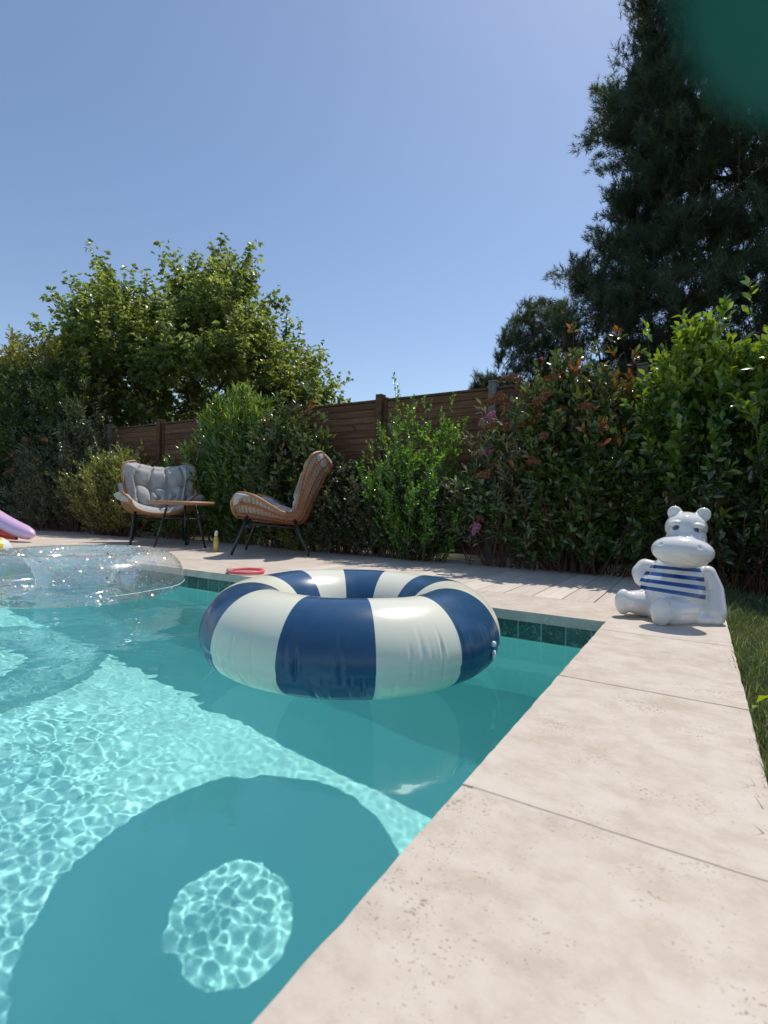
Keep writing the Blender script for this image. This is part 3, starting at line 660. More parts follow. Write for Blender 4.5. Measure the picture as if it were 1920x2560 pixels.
def shrub(name, label, cat, cx, cy, rx, ry, h, nst, per, LL, LW, leafm, stemm, seed, twig=.16, z0=.0, tw_per=14, up=.5, upl=.55, ragged=.12, young=0.0, ytop=.8, base=.35, leaders=(), tri=False, droop=.25, prof=None, skirt=True, group=None, fold=.35):
    """stems rising from the bed and spreading to an uneven outline; side twigs carry alternate leaves"""
    rg = np.random.default_rng(seed); t = thing(name, (cx, cy, GZ), label, cat, group=group)
    prof = prof or (lambda f: np.interp(f, [0, .25, .6, .85, 1], [.75, .95, 1, .75, .35]))
    P = []; D = []; Y = []; SP = []
    for s_ in range(nst + len(leaders)):
        if s_ < nst:
            a = rg.uniform(0, 2 * pi); q = sqrt(rg.random()); hh = h * (1 - ragged * rg.random() - .35 * (q ** 3)) * (1 if rg.random() > .3 else rg.uniform(.45, .9)); k = float(prof(hh / h))
            end = np.array([rx * q * cos(a) * k, ry * q * sin(a) * k, hh])
        else: end = np.array(leaders[s_ - nst])
        b0 = np.array([end[0] * base + rg.normal(0, rx * .12), end[1] * base * .6, 0]); midp = (b0 * .35 + end * np.array([.75, .75, .55]) ) + rg.normal(0, .04, 3) + np.array([0, 0, .05])
        pts = qbez(b0, midp, end, 12); SP.append((pts, .004 + .004 * end[2] / 2, .0012)); Ls = np.linalg.norm(np.diff(pts, axis=0), axis=1).sum()
        ntw = max(3, int(tw_per * 1.45 * Ls)) if s_ < nst else max(6, int(tw_per * 1.0 * Ls))
        for w in range(ntw):
            f = rg.uniform(.10 if skirt else .3, 1); i = min(10, int(f * 11)); p = pts[i] + (pts[i + 1] - pts[i]) * (f * 11 - i); ax = unit(pts[i + 1] - pts[i])
            out = np.array([p[0] / rx, p[1] / ry, 0]) * .8 + rg.normal(0, .8, 3); out[2] = abs(out[2]) * .4 + up
            d = unit(ax * .4 + unit(out)); tl = twig * rg.uniform(.5, 1.2) * (1.15 - .5 * f) * (1 if s_ < nst else .45); e = p + d * tl + np.array([0, 0, -.01])
            m_ = max(3, int(per * tl / twig)); tt_ = np.linspace(.12, 1, m_)[:, None]; pp = p + (e - p) * tt_; perp = unit(np.cross(d, rg.normal(0, 1, 3)))
            sg = np.where(np.arange(m_) % 2 == 0, 1, -1)[:, None]; dd = d * .75 + perp * sg * .75 + rg.normal(0, .22, (m_, 3)) + np.array([0, 0, .12]); dd[-1] = d
            P.append(pp); D.append(dd); Y.append(np.full(m_, (rg.random() < young * (1 if p[2] > h * ytop else .08))) * rg.uniform(.5, 1, m_)); SP.append((np.array([p, e]), .0018, .0009)) if w % 2 == 0 else None
        m_ = 7; tt_ = np.linspace(-.09, .0, m_)[:, None]; ax = unit(pts[-1] - pts[-2]); P.append(pts[-1] + ax * tt_); D.append(ax * .8 + rg.normal(0, .5, (m_, 3))); Y.append(np.full(m_, 1.0 if rg.random() < young else 0) * rg.uniform(.4, 1, m_))
    P = np.concatenate(P); D = np.concatenate(D); Y = np.concatenate(Y); n = len(P); sc = rg.uniform(.65, 1.12, n)
    keep = P[:, 2] > .04; P, D, Y, sc = P[keep], D[keep], Y[keep], sc[keep]
    leaves('leaves', P, D, LL * sc, LW * sc, leafm, t, rg, Y, droop=droop, up=upl, tri=tri, fold=fold)
    stems_mesh('stems', SP, stemm, t)
    return t, len(P)
def tree(name, label, base, height, targets_fn, limbs, nbr, ntw, seed, m_bark_, leaf_fn, tr=.12, trunk_top=.6, lean=(0, 0)):
    """trunk > limbs > branches > twigs, each grown from the nearest lower piece of wood to a point of the crown"""
    rg = np.random.default_rng(seed); t = thing(name, (*base, GZ), label, 'tree'); W0 = []
    top = np.array([lean[0], lean[1], height * trunk_top]); tp = qbez(np.zeros(3), top * [.3, .3, .5] + rg.normal(0, .1, 3) * [1, 1, 0], top, 16); W0.append((tp, tr, tr * .45))
    mb = MB(); mb.tube(tp, list(np.linspace(tr, tr * .35, 16)), 10, cap=False)
    nodes = [tp[5:]]; rad = tr * .5; allp = tp[5:]
    for lvl, (nn, r0, r1, k) in enumerate(((limbs, tr * .42, tr * .12, 10), (nbr, tr * .13, tr * .03, 7), (ntw, .008, .003, 5))):
        T = targets_fn(rg, nn, lvl); new = []
        for q in T:
            low = allp[allp[:, 2] < q[2] - .05 * (2 - lvl)]
            if len(low) == 0: low = allp
            dd = np.linalg.norm((low - q) * [1, 1, .75], axis=1); s_ = low[np.argmin(dd + rg.random(len(low)) * .15)]; L = np.linalg.norm(q - s_)
            m_ = s_ * .45 + q * .55 + np.array([0, 0, (-.06 if lvl == 0 else .05) * L]) + rg.normal(0, .05 * L, 3); pts = qbez(s_, m_, q, k); new.append(pts)
            if lvl < 2 or rg.random() < .6: mb.tube(pts, list(np.linspace(r0, r1, k)), 6 if lvl == 0 else 4, cap=False)
        allp = np.concatenate([allp] + [p_[2:] for p_ in new]) if lvl < 2 else allp
        nodes.append(new)
    mb.build('trunk', m_bark_, t)
    leaf_fn(t, rg, nodes)
    return t
# ---- the maple behind the fence
ML_maple = m_leaf('maple_leaf', (.095, .140, .038), (.19, .245, .065), (.30, .34, .10), rough=.36, trans=.55)
MC = np.array([-19.55 * H, 15.8 * H]); vx = np.array([.59, .81]); ax_r = np.array([15.3, 21.0]) / 26.0     # ax_r points to the right as we see it
def maple_targets(rg, n, lvl):
    out = []
    while len(out) < n:
        a = rg.uniform(0, 2 * pi); rr = rg.random() ** (.42 if lvl else .8); u = cos(a) * rr; v = sin(a) * rr; f = rg.random()
        zt = 2.95 * (1 - .42 * max(0, u - .05)) * sqrt(max(0, 1 - u * u * .95 - v * v * .9)) * (1 + .13 * sin(7 * u + 1) + .10 * sin(15 * u + v * 5)); z = 2.05 + (zt * f ** (.55 if lvl == 0 else .75)) - (.9 * (1 - abs(u)) if f < .3 else .25 * f)
        if lvl == 2 and rg.random() < .22: z = 2.05 + zt * 1.03
        if u > .55: z -= (u - .55) * .8
        if z < 1.15: continue
        p = ax_r * u * 2.75 + np.array([-ax_r[1], ax_r[0]]) * v * 2.6; out.append(np.array([p[0], p[1], z]))
    return out
def maple_leaves(t, rg, nodes):
    P = []; D = []
    for pts in nodes[3]:
        m_ = rg.integers(18, 30); f = rg.uniform(.15, 1.05, m_)[:, None]; L = np.linalg.norm(pts[-1] - pts[0]); p = pts[0] * (1 - f) + pts[-1] * f; off = rg.normal(0, .06, (m_, 3)); P.append(p + off); D.append(off * 6 + unit(pts[-1] - pts[0]) * .6 + rg.normal(0, .35, (m_, 3)) + np.array([0, 0, -.15]))
    for pts in nodes[3][::3]:                                      # upright end shoots that break the outline
        m_ = 26; f = np.linspace(0, 1, m_)[:, None]; e = pts[-1]; d = unit(np.array([e[0] * .25, e[1] * .25, 1.0]) + rg.normal(0, .25, 3)) * rg.uniform(.3, .75); p = e + d * f + rg.normal(0, .05, (m_, 3)); P.append(p); D.append(rg.normal(0, 1, (m_, 3)) + d * 1.2)
    P = np.concatenate(P); D = np.concatenate(D); n = len(P); s_ = rg.uniform(.6, 1.15, n); y = (rg.random(n) < .30) * rg.uniform(.3, 1, n)
    # each maple blade: three lobes from one base
    D = unit(D); side = unit(np.cross(D, rg.normal(0, 1, (n, 3)) * .5 + np.array([0, 0, 1.])))
    P3 = np.concatenate([P, P + D * .02, P + D * .02]); D3 = np.concatenate([D, D * .5 + side * .8, D * .5 - side * .8]); s3 = np.concatenate([s_, s_ * .78, s_ * .78])
    leaves('crown', P3, D3, .120 * s3, .066 * s3, ML_maple, t, rg, np.tile(y, 3), tri=True, up=.45, droop=.35)
tree('maple_tree', 'wide light green maple tree with an uneven domed crown behind the fence', MC, 5.9, maple_targets, 9, 110, 1500, 21, M_bark, maple_leaves, tr=.13, trunk_top=.42)

# ---- pines behind the fence on the right
ML_pine = m_leaf('pine_needle', (.036, .056, .030), (.080, .112, .055), (.14, .17, .08), rough=.5, trans=.32, spec=.35)
def pine_needles(dens, nl=.12):
    def fn(t, rg, nodes):
        C_ = []; A_ = []
        for pts in nodes[3]:
            ax = unit(pts[-1] - pts[-2]); k = rg.integers(*dens)
            for q in range(k):
                f = 1 - .75 * rg.random() ** 1.4; p = pts[0] * (1 - f) + pts[-1] * f + rg.normal(0, .05, 3); C_.append(p); A_.append(unit(ax * .6 + np.array([0, 0, .55]) + rg.normal(0, .45, 3)))
            C_.append(pts[-1]); A_.append(unit(ax + np.array([0, 0, .6])))
        C_ = np.array(C_); A_ = np.array(A_); nt_ = len(C_); m_ = 16
        ap = np.repeat(A_, m_, 0); cp = np.repeat(C_, m_, 0); f = np.tile(np.linspace(0, 1, m_), nt_)[:, None]; side = unit(np.cross(ap, rg.normal(0, 1, ap.shape)))
        b = cp + ap * (f - .6) * .13; d = unit(ap * (.55 + .6 * f) + side * (1.0 - .5 * f)); L = nl * rg.uniform(.7, 1.1, len(b))[:, None]; w = unit(np.cross(d, rg.normal(0, 1, d.shape))) * .0052
        V = np.stack([b - w, b + w, b + d * L], 1).reshape(-1, 3); q = np.arange(len(b)) * 3; F = np.c_[q, q + 1, q + 2]
        rn = np.repeat(np.repeat(rg.random(nt_), m_), 3); npmesh('crown', V, F, ML_pine, t, smooth=False, attrs={'rnd': rn, 'young': np.repeat(np.repeat((rg.random(nt_) < .25) * rg.random(nt_), m_), 3)})
    return fn
PB = np.array([1.9 * H, 25 * H])
def pine_env(z): return np.interp(z / H, [1, 4, 7, 9, 11.5, 14, 16, 18, 20.5, 22.5, 24.0, 24.8], [4.4, 7.0, 7.8, 7.1, 6.8, 6.7, 6.0, 6.0, 5.8, 5.3, 3.9, 1.2]) * H
def pine_targets(rg, n, lvl):
    out = []
    while len(out) < n:
        z = rg.uniform(2.2 * H, 24.4 * H); a = rg.uniform(0, 2 * pi) if rg.random() < .5 else rg.uniform(.75 * pi, 1.75 * pi); e = pine_env(z) * (1 + .13 * sin(z * 5.2 + 2 * a) + .12 * sin(z * 2.1 + a * 3) + .07 * sin(z * 9 + 5 * a) - .05); q = rg.random() ** (.35 if lvl else .9)
        if lvl == 0: q = .55 + .3 * rg.random()
        out.append(np.array([e * q * cos(a), e * q * sin(a), z + (.15 * q if lvl == 2 else 0)]))
    return out
tree('pine_tree', 'tall dark pine tree behind the fence filling the right side of the sky', PB, 25.5 * H, pine_targets, 40, 520, 7200, 31, M_bark, pine_needles((6, 11)), tr=.15, trunk_top=.95, lean=(.5, .1))
PB2 = np.array([-6.7 * H, 25.5 * H])
def pine2_targets(rg, n, lvl):
    out = []
    while len(out) < n:
        z = rg.uniform(4.5, 11.3) * H; a = rg.uniform(0, 2 * pi); e = np.interp(z / H, [3, 5, 8, 10, 11.5], [2.6, 2.9, 2.6, 2.0, .9]) * H; q = rg.random() ** .5; out.append(np.array([e * q * cos(a) + (.5 - .14 * (z / H - 5)) * 0, e * q * sin(a), z]))
    return out
tree('pine_tree', 'small rounded grey green pine beyond the fence left of the tall pine', PB2, 11.5 * H, pine2_targets, 9, 70, 650, 32, M_bark, pine_needles((5, 9)), tr=.09, trunk_top=.7)
PB3 = np.array([-9.9 * H, 26.5 * H])
def pine3_targets(rg, n, lvl):
    out = []
    while len(out) < n:
        z = rg.uniform(3.6, 8.4) * H; a = rg.uniform(0, 2 * pi); e = np.interp(z / H, [3, 5, 8.5], [2.3, 2.1, .7]) * H; q = rg.random() ** .5; out.append(np.array([e * q * cos(a), e * q * sin(a), z]))
    return out
tree('pine_tree', 'lowest pine tip just showing over the fence beside the grey post', PB3, 8.4 * H, pine3_targets, 6, 30, 260, 33, M_bark, pine_needles((5, 9)), tr=.06, trunk_top=.7)

# ---- the planting in front of the fence
L_laurel = m_leaf('laurel_leaf', (0.039, 0.081, 0.025), (0.113, 0.191, 0.045), (0.145, 0.251, 0.040), rough=.26, trans=.26)
L_laurel2 = m_leaf('bright_laurel_leaf', (0.045, 0.091, 0.020), (0.146, 0.255, 0.035), (.27, .36, .055), rough=.26, trans=.32)
L_photinia = m_leaf('photinia_leaf', (0.045, 0.076, 0.025), (0.146, 0.191, 0.045), (0.396, 0.132, 0.046), rough=.26, trans=.26)
L_privet = m_leaf('privet_leaf', (0.066, 0.165, 0.030), (0.195, 0.383, 0.050), (0.185, 0.317, 0.040), rough=.26, trans=.34)
L_silver = m_leaf('silvery_leaf', (0.055, 0.075, 0.033), (0.159, 0.194, 0.094), (.17, .20, .08), rough=.25, trans=.28, spec=.6)
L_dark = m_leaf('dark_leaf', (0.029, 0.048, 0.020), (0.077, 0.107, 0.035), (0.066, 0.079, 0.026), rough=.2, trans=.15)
L_budd = m_leaf('buddleia_leaf', (0.082, 0.115, 0.050), (0.195, 0.216, 0.099), (0.158, 0.211, 0.066), rough=.5, trans=.3)
L_red = m_leaf('red_tipped_leaf', (0.051, 0.083, 0.022), (0.122, 0.156, 0.040), (.27, .26, .05), rough=.35, trans=.42)
L_lime = m_leaf('lime_small_leaf', (0.113, 0.152, 0.035), (0.325, 0.356, 0.074), (0.264, 0.304, 0.066), rough=.26, trans=.3)
NL = 0
def sh(*a, **k):
    global NL
    t, n = shrub(*a, **k); NL += n; return t
h_ = lambda *v: [q * H for q in v]
# far left: clipped red-tipped hedge standing tall
top_prof = lambda f: np.interp(f, [0, .3, .6, .9, 1], [.6, .6, .85, 1, .8])
sh('hedge_shrub', 'tall dark clipped shrub with yellow and red tipped top at the left edge', 'shrub', -22.3 * H, 9.6 * H, 2.3, .7, 7.6 * H, 270, 12, .09, .032, L_red, M_bark, 101, twig=.22, young=.95, ytop=.76, ragged=.16, prof=lambda f: np.interp(f, [0, .45, .62, .9, 1], [.55, .62, 1, 1, .9]), tw_per=9, skirt=False)
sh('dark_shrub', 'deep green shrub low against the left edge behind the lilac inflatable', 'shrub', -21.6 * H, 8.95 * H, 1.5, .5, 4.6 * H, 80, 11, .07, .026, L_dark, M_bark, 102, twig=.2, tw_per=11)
sh('willowy_shrub', 'loose grey green shrub with pale glossy leaves left of the grey fence post', 'shrub', -17.9 * H, 9.1 * H, 1.2, .45, 4.6 * H, 85, 11, .075, .022, L_silver, M_bark, 103, twig=.24, ragged=.25, tw_per=10, leaders=[(.35, 0, 4.9 * H), (.6, .1, 4.5 * H), (-.2, 0, 5.2 * H)])
bud_l = sh('butterfly_bush', 'spent butterfly bush with brown spikes and one pink flower near the left edge', 'shrub', -19.2 * H, 8.6 * H, .75, .3, 3.3 * H, 22, 10, .085, .02, L_budd, M_bark, 104, twig=.2, tw_per=9, ragged=.3)
sh('lime_shrub', 'rounded yellow green small leaved bush behind the chair that faces us', 'shrub', -14.9 * H, 8.9 * H, 1.1, .45, 2.75 * H, 130, 14, .034, .017, L_lime, M_stem, 105, twig=.17, young=.25, ytop=.5, tw_per=17, tri=True, leaders=[(.2, -.1, 3.0 * H), (.55, 0, 2.9 * H), (-.3, -.1, 2.9 * H)])
sh('lime_shrub', 'low green bush between the two lounge chairs at the foot of the tall shrub', 'shrub', -12.5 * H, 9.3 * H, .7, .26, 2.5 * H, 60, 13, .036, .018, L_privet, M_stem, 106, twig=.17, tw_per=14, tri=True)
sh('oleander_shrub', 'tall upright shrub with narrow bright green leaves behind and above the two chairs', 'shrub', -10.25 * H, 9.42 * H, .92, .30, 4.3 * H, 120, 12, .088, .019, L_laurel2, M_gstem, 107, twig=.17, young=.5, ytop=.7, up=1.3, upl=.35, tw_per=13, ragged=.2, droop=.1)
sh('photinia_shrub', 'leafy dark green shrub with tall stems topping the fence directly behind the side-on chair', 'shrub', -8.5 * H, 9.2 * H, .80, .36, 3.45 * H, 80, 9, .092, .032, L_photinia, M_stem, 108, twig=.17, tw_per=12, young=.06, leaders=[(.30, 0, 3.95 * H), (.12, .05, 3.7 * H), (.42, -.05, 3.5 * H), (-.1, 0, 3.75 * H), (.5, 0, 3.25 * H)])
sh('box_shrub', 'small variegated bush spilling onto the deck under the side-on chair', 'shrub', -7.55 * H, 8.95 * H, .42, .16, .85 * H, 46, 14, .022, .013, L_lime, M_stem, 109, twig=.10, tw_per=26, tri=True)
sh('silver_shrub', 'silvery small leaved bush between the chair back and the bright green bush', 'shrub', -6.55 * H, 9.1 * H, .62, .36, 2.15 * H, 85, 13, .040, .022, L_silver, M_stem, 110, twig=.15, tw_per=16, leaders=[(-.36, 0, 2.75 * H), (-.28, .05, 2.5 * H)])
sh('privet_shrub', 'bright green small leaved bush with one long arching shoot above the fence, in the middle', 'shrub', -4.75 * H, 8.95 * H, .58, .34, 3.12 * H, 66, 12, .044, .023, L_privet, M_gstem, 111, twig=.17, ragged=.34, tw_per=12, tri=True, young=.3, ytop=.6, up=.9, prof=lambda f: np.interp(f, [0, .3, .7, .9, 1], [.7, 1, 1, .85, .7]),
   leaders=[(-.26, 0, 3.80 * H), (-.22, 0, 3.6 * H), (-.05, 0, 3.35 * H), (.02, .05, 3.3 * H), (.22, 0, 3.05 * H), (.12, 0, 3.2 * H), (.33, 0, 3.3 * H), (-.42, 0, 2.9 * H), (.42, .05, 2.8 * H)])
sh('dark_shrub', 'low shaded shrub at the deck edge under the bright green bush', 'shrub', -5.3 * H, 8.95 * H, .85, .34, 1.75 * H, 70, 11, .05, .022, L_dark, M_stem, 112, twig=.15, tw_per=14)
bud_r = sh('butterfly_bush', 'butterfly bush with rust brown spent spikes and pink flowers against the fence', 'shrub', -3.05 * H, 8.95 * H, .58, .28, 3.15 * H, 34, 9, .085, .019, L_budd, M_stem, 113, twig=.17, tw_per=8, ragged=.3, skirt=False)
sh('photinia_shrub', 'tall glossy shrub with reddish new shoots between the butterfly bush and the bright laurel', 'shrub', -1.95 * H, 9.2 * H, .70, .36, 3.85 * H, 105, 11, .078, .030, L_photinia, M_stem, 114, twig=.17, tw_per=12, young=.22, ytop=.8,
   leaders=[(.02, 0, 4.40 * H), (.33, 0, 4.15 * H), (-.22, 0, 3.8 * H), (.18, 0, 3.95 * H), (.45, 0, 3.7 * H), (-.34, 0, 3.4 * H)])
sh('laurel_shrub', 'large bright green laurel bush behind the hippo statue', 'shrub', -.02 * H, 9.15 * H, .52, .40, 4.1 * H, 105, 11, .078, .034, L_laurel2, M_gstem, 115, twig=.17, tw_per=13, young=.85, ytop=.68, ragged=.18, up=.8,
   leaders=[(-.35, 0, 4.1 * H), (-.12, 0, 4.2 * H), (.12, 0, 4.3 * H)])
sh('laurel_shrub', 'tallest bright green laurel bush at the right edge above the lawn', 'shrub', 1.15 * H, 9.0 * H, .60, .42, 4.1 * H, 95, 11, .080, .036, L_laurel2, M_gstem, 116, twig=.17, tw_per=13, young=.85, ytop=.68, ragged=.18, up=.8, leaders=[(-.28, 0, 4.45 * H), (-.1, 0, 4.2 * H)])
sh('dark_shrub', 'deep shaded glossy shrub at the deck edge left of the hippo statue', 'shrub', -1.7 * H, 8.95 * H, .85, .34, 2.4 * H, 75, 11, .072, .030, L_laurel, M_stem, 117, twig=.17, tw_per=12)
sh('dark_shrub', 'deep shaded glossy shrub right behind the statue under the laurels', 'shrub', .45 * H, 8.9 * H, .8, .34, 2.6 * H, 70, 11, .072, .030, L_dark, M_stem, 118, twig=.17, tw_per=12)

# flower spikes of the two butterfly bushes
M_spent = mat('spent_flower', (.27, .115, .055), .9); M_pinkf = mat('pink_flower', (.55, .20, .34), .8)
def spike(parent, p, d, L, m, seed):
    rg = np.random.default_rng(seed); d = unit(np.array(d, float)); n = 340; f = rg.random(n); a = rg.uniform(0, 2 * pi, n); u = unit(np.cross(d, [.3, .1, 1.])); w = np.cross(d, u); r_ = .040 * np.sqrt(rg.random(n)) * (1.05 - .75 * f)
    bend = np.array([0, 0, -.35]) * (f[:, None] ** 2) * L
    c = np.array(p) + d * (f * L)[:, None] + bend + (u * np.cos(a)[:, None] + w * np.sin(a)[:, None]) * r_[:, None]; e1 = unit(rg.normal(0, 1, (n, 3))); e2 = unit(np.cross(e1, rg.normal(0, 1, (n, 3)))); s_ = .0068
    V = np.stack([c - e1 * s_, c - e2 * s_, c + e1 * s_, c + e2 * s_], 1).reshape(-1, 3); q = np.arange(n) * 4; npmesh('flower_spike', V, np.c_[q, q + 1, q + 2, q + 3], m, parent, smooth=False)
def on(px, py, Y, parent): x, z = PX(px, Y, py); return (x - parent.location.x, Y - parent.location.y, z - parent.location.z)
fl_r = [(1300, 945, -1, .3, .16, 0), (1300, 975, .1, 1, .15, 0), (1340, 1010, .7, .7, .20, 0), (1365, 985, 1, .3, .15, 0), (1265, 1000, -1, .1, .14, 0), (1255, 990, -1, -.1, .15, 0), (1240, 1035, -1, -.25, .14, 1), (1265, 1020, .2, 1, .12, 0), (1450, 1020, 1, .35, .12, 0), (1420, 1000, 1, .2, .13, 0), (1240, 1062, -1, 0, .11, 0), (1285, 1110, .2, -1, .15, 0), (1235, 1125, -1, .1, .12, 1), (1320, 1150, 1, .1, .10, 0), (1310, 1145, -.6, .4, .10, 0), (1235, 1160, .7, -.2, .11, 0), (1225, 1185, -.9, .2, .11, 0), (1290, 1320, .1, -1, .13, 0), (1195, 1310, -.5, -1, .07, 1), (1200, 1300, .2, 1, .06, 0), (1310, 1055, .4, .8, .13, 0), (1270, 1075, -.2, .9, .13, 0), (1345, 1030, -.3, .8, .12, 0), (1390, 1025, .9, .3, .11, 0), (1355, 1095, .5, .6, .08, 0)]
for k, (px, py, dx, dz, L, kk) in enumerate(fl_r): spike(bud_r, on(px, py, 8.72 * H + .12 * sin(k * 2.3), bud_r), (dx, -.35, dz), L * 1.0, M_pinkf if kk else M_spent, 300 + k)
for k, (px, py, dx, dz, L, kk) in enumerate([(60, 1100, 1, .25, .3, 0), (50, 1130, -1, -.1, .3, 0), (90, 1150, 1, .3, .2, 0), (110, 1100, 1, .2, .25, 0), (80, 1210, .3, .6, .16, 1), (40, 1175, -1, .1, .25, 0)]): spike(bud_l, on(px, py, 8.35 * H + .1 * sin(k * 2), bud_l), (dx, -.3, dz), L, M_pinkf if kk else M_spent, 400 + k)
print('shrub leaves', NL)

# lawn
M_lawn = m_leaf('grass_blade', (.05, .085, .022), (.12, .17, .045), (.30, .34, .14), rough=.28, trans=.35)
rg = np.random.default_rng(77); n = 42000
gx = GX - .002 + .004 + (rg.random(n) ** 1.5) * 2.2; gy = rg.uniform(.3, 9.3 * H, n); P = np.c_[gx, gy, np.full(n, GZ)]
D = rg.normal(0, .35, (n, 3)); D[:, 2] = 1; L = rg.uniform(.025, .060, n) * (1 + .5 * np.sin(gx * 9) * np.sin(gy * 7)) + np.where(gx < GX + .1, rg.random(n) ** 3 * .06, 0)
D[:, 0] += np.where(gx < GX + .05, .05, 0)
lawn = leaves('lawn', P, D, L, .0032, M_lawn, None, rg, (rg.random(n) < .3) * rg.random(n), droop=.35, up=.0, tri=True); tag(lawn, kind='stuff'); lawn['label'] = 'patch of sunlit green grass beside the pale stone coping'; lawn['category'] = 'grass'
# broad weed at the coping's edge
wd = thing('weed', (GX + .012, 3.36 * H, GZ), 'broad lime green weed leaves at the lawn edge beside the coping', 'plant')
P = np.array([(0, 0, .055), (.01, -.02, .03), (-.004, .03, .03), (.02, -.05, .01)]); D = np.array([(.5, -.2, .45), (.7, -.6, .1), (.5, .8, .3), (.6, -.7, .0)])
M_weed = m_leaf('weed_leaf', (.20, .32, .02), (.25, .36, .03), (.3, .4, .05), trans=.4)
for k, (l_, w_) in enumerate(((.062, .045), (.05, .022), (.03, .014), (.03, .02))): leaves('leaf', P[k:k + 1], D[k:k + 1], np.array([l_]), np.array([w_]), M_weed, wd, rg, up=.9)

# ---------------------------------------------------------------- hippo statue
def m_glaze(nt, b):
    N = NT(nt); n = N.noise(N.pos(obj=True), 5, 3); N.l(N.ramp(n, [(.3, (.78, .745, .70)), (.7, (.83, .795, .75))]), b.inputs['Base Color'])
M_glaze = mat('white_glaze', rough=.16, build=m_glaze, coat=.6)
hp = thing('hippo_statue', (-.10 * H, 5.62 * H, 0), 'white glazed ceramic hippo statue in a blue striped top sitting on the corner coping', 'statue')
HX, HY = hp.location.x, hp.location.y
def Z2(zx, zy, Y): """statue-local point seen at that spot of the photograph's detail, at its own distance Y (eye heights)"""; x, z = PX(1480 + zx / 4.366, Y * H, 1220 + zy / 4.366); return np.array([x - HX, Y * H - HY, z])
def blob(mb, c, r, rot=None, n=28):
    t, p = np.meshgrid(np.linspace(0, 2 * pi, n, endpoint=False), np.linspace(-pi / 2, pi / 2, n // 2 + 1), indexing='ij')
    V = np.c_[(np.cos(p) * np.cos(t)).ravel() * r[0], (np.cos(p) * np.sin(t)).ravel() * r[1], np.sin(p).ravel() * r[2]]
    if rot is not None: V = V @ np.array(rot.to_matrix() if hasattr(rot, 'to_matrix') else rot).T
    mb.add(V + np.array(c), grid_faces(n, n // 2 + 1, True, False).tolist())
from mathutils import Euler
def limb(mb, pts, rads, n=14):
    P = [Vector(p) for p in pts]
    for i in range(len(P) - 1):
        for k in range(n):
            f = k / n; r_ = rads[i] + (rads[i + 1] - rads[i]) * f; blob(mb, P[i].lerp(P[i + 1], f), (r_, r_, r_), n=16)
    blob(mb, P[-1], (rads[-1],) * 3, n=16)
cxm = 1 / 4.366 / FPX * 5.0 * H                       # metres per detail pixel at the statue
def rz_(p): return p * cxm * .98
def rx_(p): return p * cxm * .86
mb = MB()
cen = Z2(880, 1170, 5.72); blob(mb, cen, (rx_(375), .125, rz_(330)))                       # belly
blob(mb, Z2(930, 960, 5.75), (rx_(315), .095, rz_(250)))                                   # chest
blob(mb, Z2(1000, 1330, 5.74), (rx_(330), .115, rz_(170)))                                 # seat
blob(mb, Z2(1150, 1400, 5.72), (rx_(230), .10, rz_(100)))
limb(mb, [Z2(1260, 930, 5.74), Z2(1330, 1120, 5.73), Z2(1345, 1360, 5.66)], [rz_(85), rz_(98), rz_(112)])
blob(mb, Z2(1335, 1430, 5.66), (rx_(112), .05, rz_(72)))
limb(mb, [Z2(700, 870, 5.80), Z2(580, 860, 5.82), Z2(530, 920, 5.80), Z2(545, 985, 5.76), Z2(600, 1050, 5.70)], [rz_(75), rz_(95), rz_(98), rz_(88), rz_(60)], 10)
# legs: near-cylinders ending in flat soles
limb(mb, [Z2(800, 1270, 5.72), Z2(560, 1255, 5.60), Z2(430, 1240, 5.52)], [rz_(165), rz_(148), rz_(122)], 9)
limb(mb, [Z2(1080, 1335, 5.66), Z2(860, 1350, 5.40)], [rz_(165), rz_(146)], 12)
blob(mb, Z2(342, 1240, 5.49), (rx_(98), .040, rz_(143)), Euler((0, 0, radians(-22)))); blob(mb, Z2(752, 1352, 5.28), (rx_(118), .038, rz_(146)), Euler((0, 0, radians(-14))))
# head
blob(mb, Z2(1025, 430, 5.66), (rx_(235), .085, rz_(172)))
blob(mb, Z2(1025, 560, 5.62), (rx_(225), .085, rz_(190)))
blob(mb, Z2(985, 690, 5.46), (rx_(338), .085, rz_(165)), Euler((radians(0), radians(3.5), 0)))
blob(mb, Z2(985, 735, 5.50), (rx_(300), .075, rz_(135)), Euler((0, radians(3.5), 0)))
blob(mb, Z2(1030, 500, 5.575), (rx_(135), .060, rz_(215)))
blob(mb, Z2(1020, 590, 5.53), (rx_(210), .065, rz_(120)))
blob(mb, Z2(780, 1330, 5.66), (rx_(260), .10, rz_(125)))
for (ex, ey, tl) in ((905, 272, -12), (1215, 292, 12)):
    blob(mb, Z2(ex, ey, 5.68), (rx_(86), .020, rz_(80)), Euler((0, radians(tl), 0)))
    blob(mb, Z2(ex + (40 if tl < 0 else -45), ey + 65, 5.68), (rx_(55), .018, rz_(60)))
src = mb.build('hippo_src', M_glaze)
md = src.modifiers.new('r', 'REMESH'); md.mode = 'VOXEL'; md.voxel_size = .0032
sm = src.modifiers.new('s', 'SMOOTH'); sm.factor = .5; sm.iterations = 14
dg = bpy.context.evaluated_depsgraph_get(); me = bpy.data.meshes.new_from_object(src.evaluated_get(dg)); bpy.data.objects.remove(src)
vn = len(me.vertices); co = np.zeros(vn * 3, np.float32); me.vertices.foreach_get('co', co); co = co.reshape(-1, 3); no = np.zeros(vn * 3, np.float32); me.vertices.foreach_get('normal', no); no = no.reshape(-1, 3)
def dent(c, r, amt, squash=(1, 1, 1)):
    d = np.linalg.norm((co - c) / np.array(squash), axis=1); co[:] = co + no * (amt * np.exp(-(d / r) ** 2))[:, None]
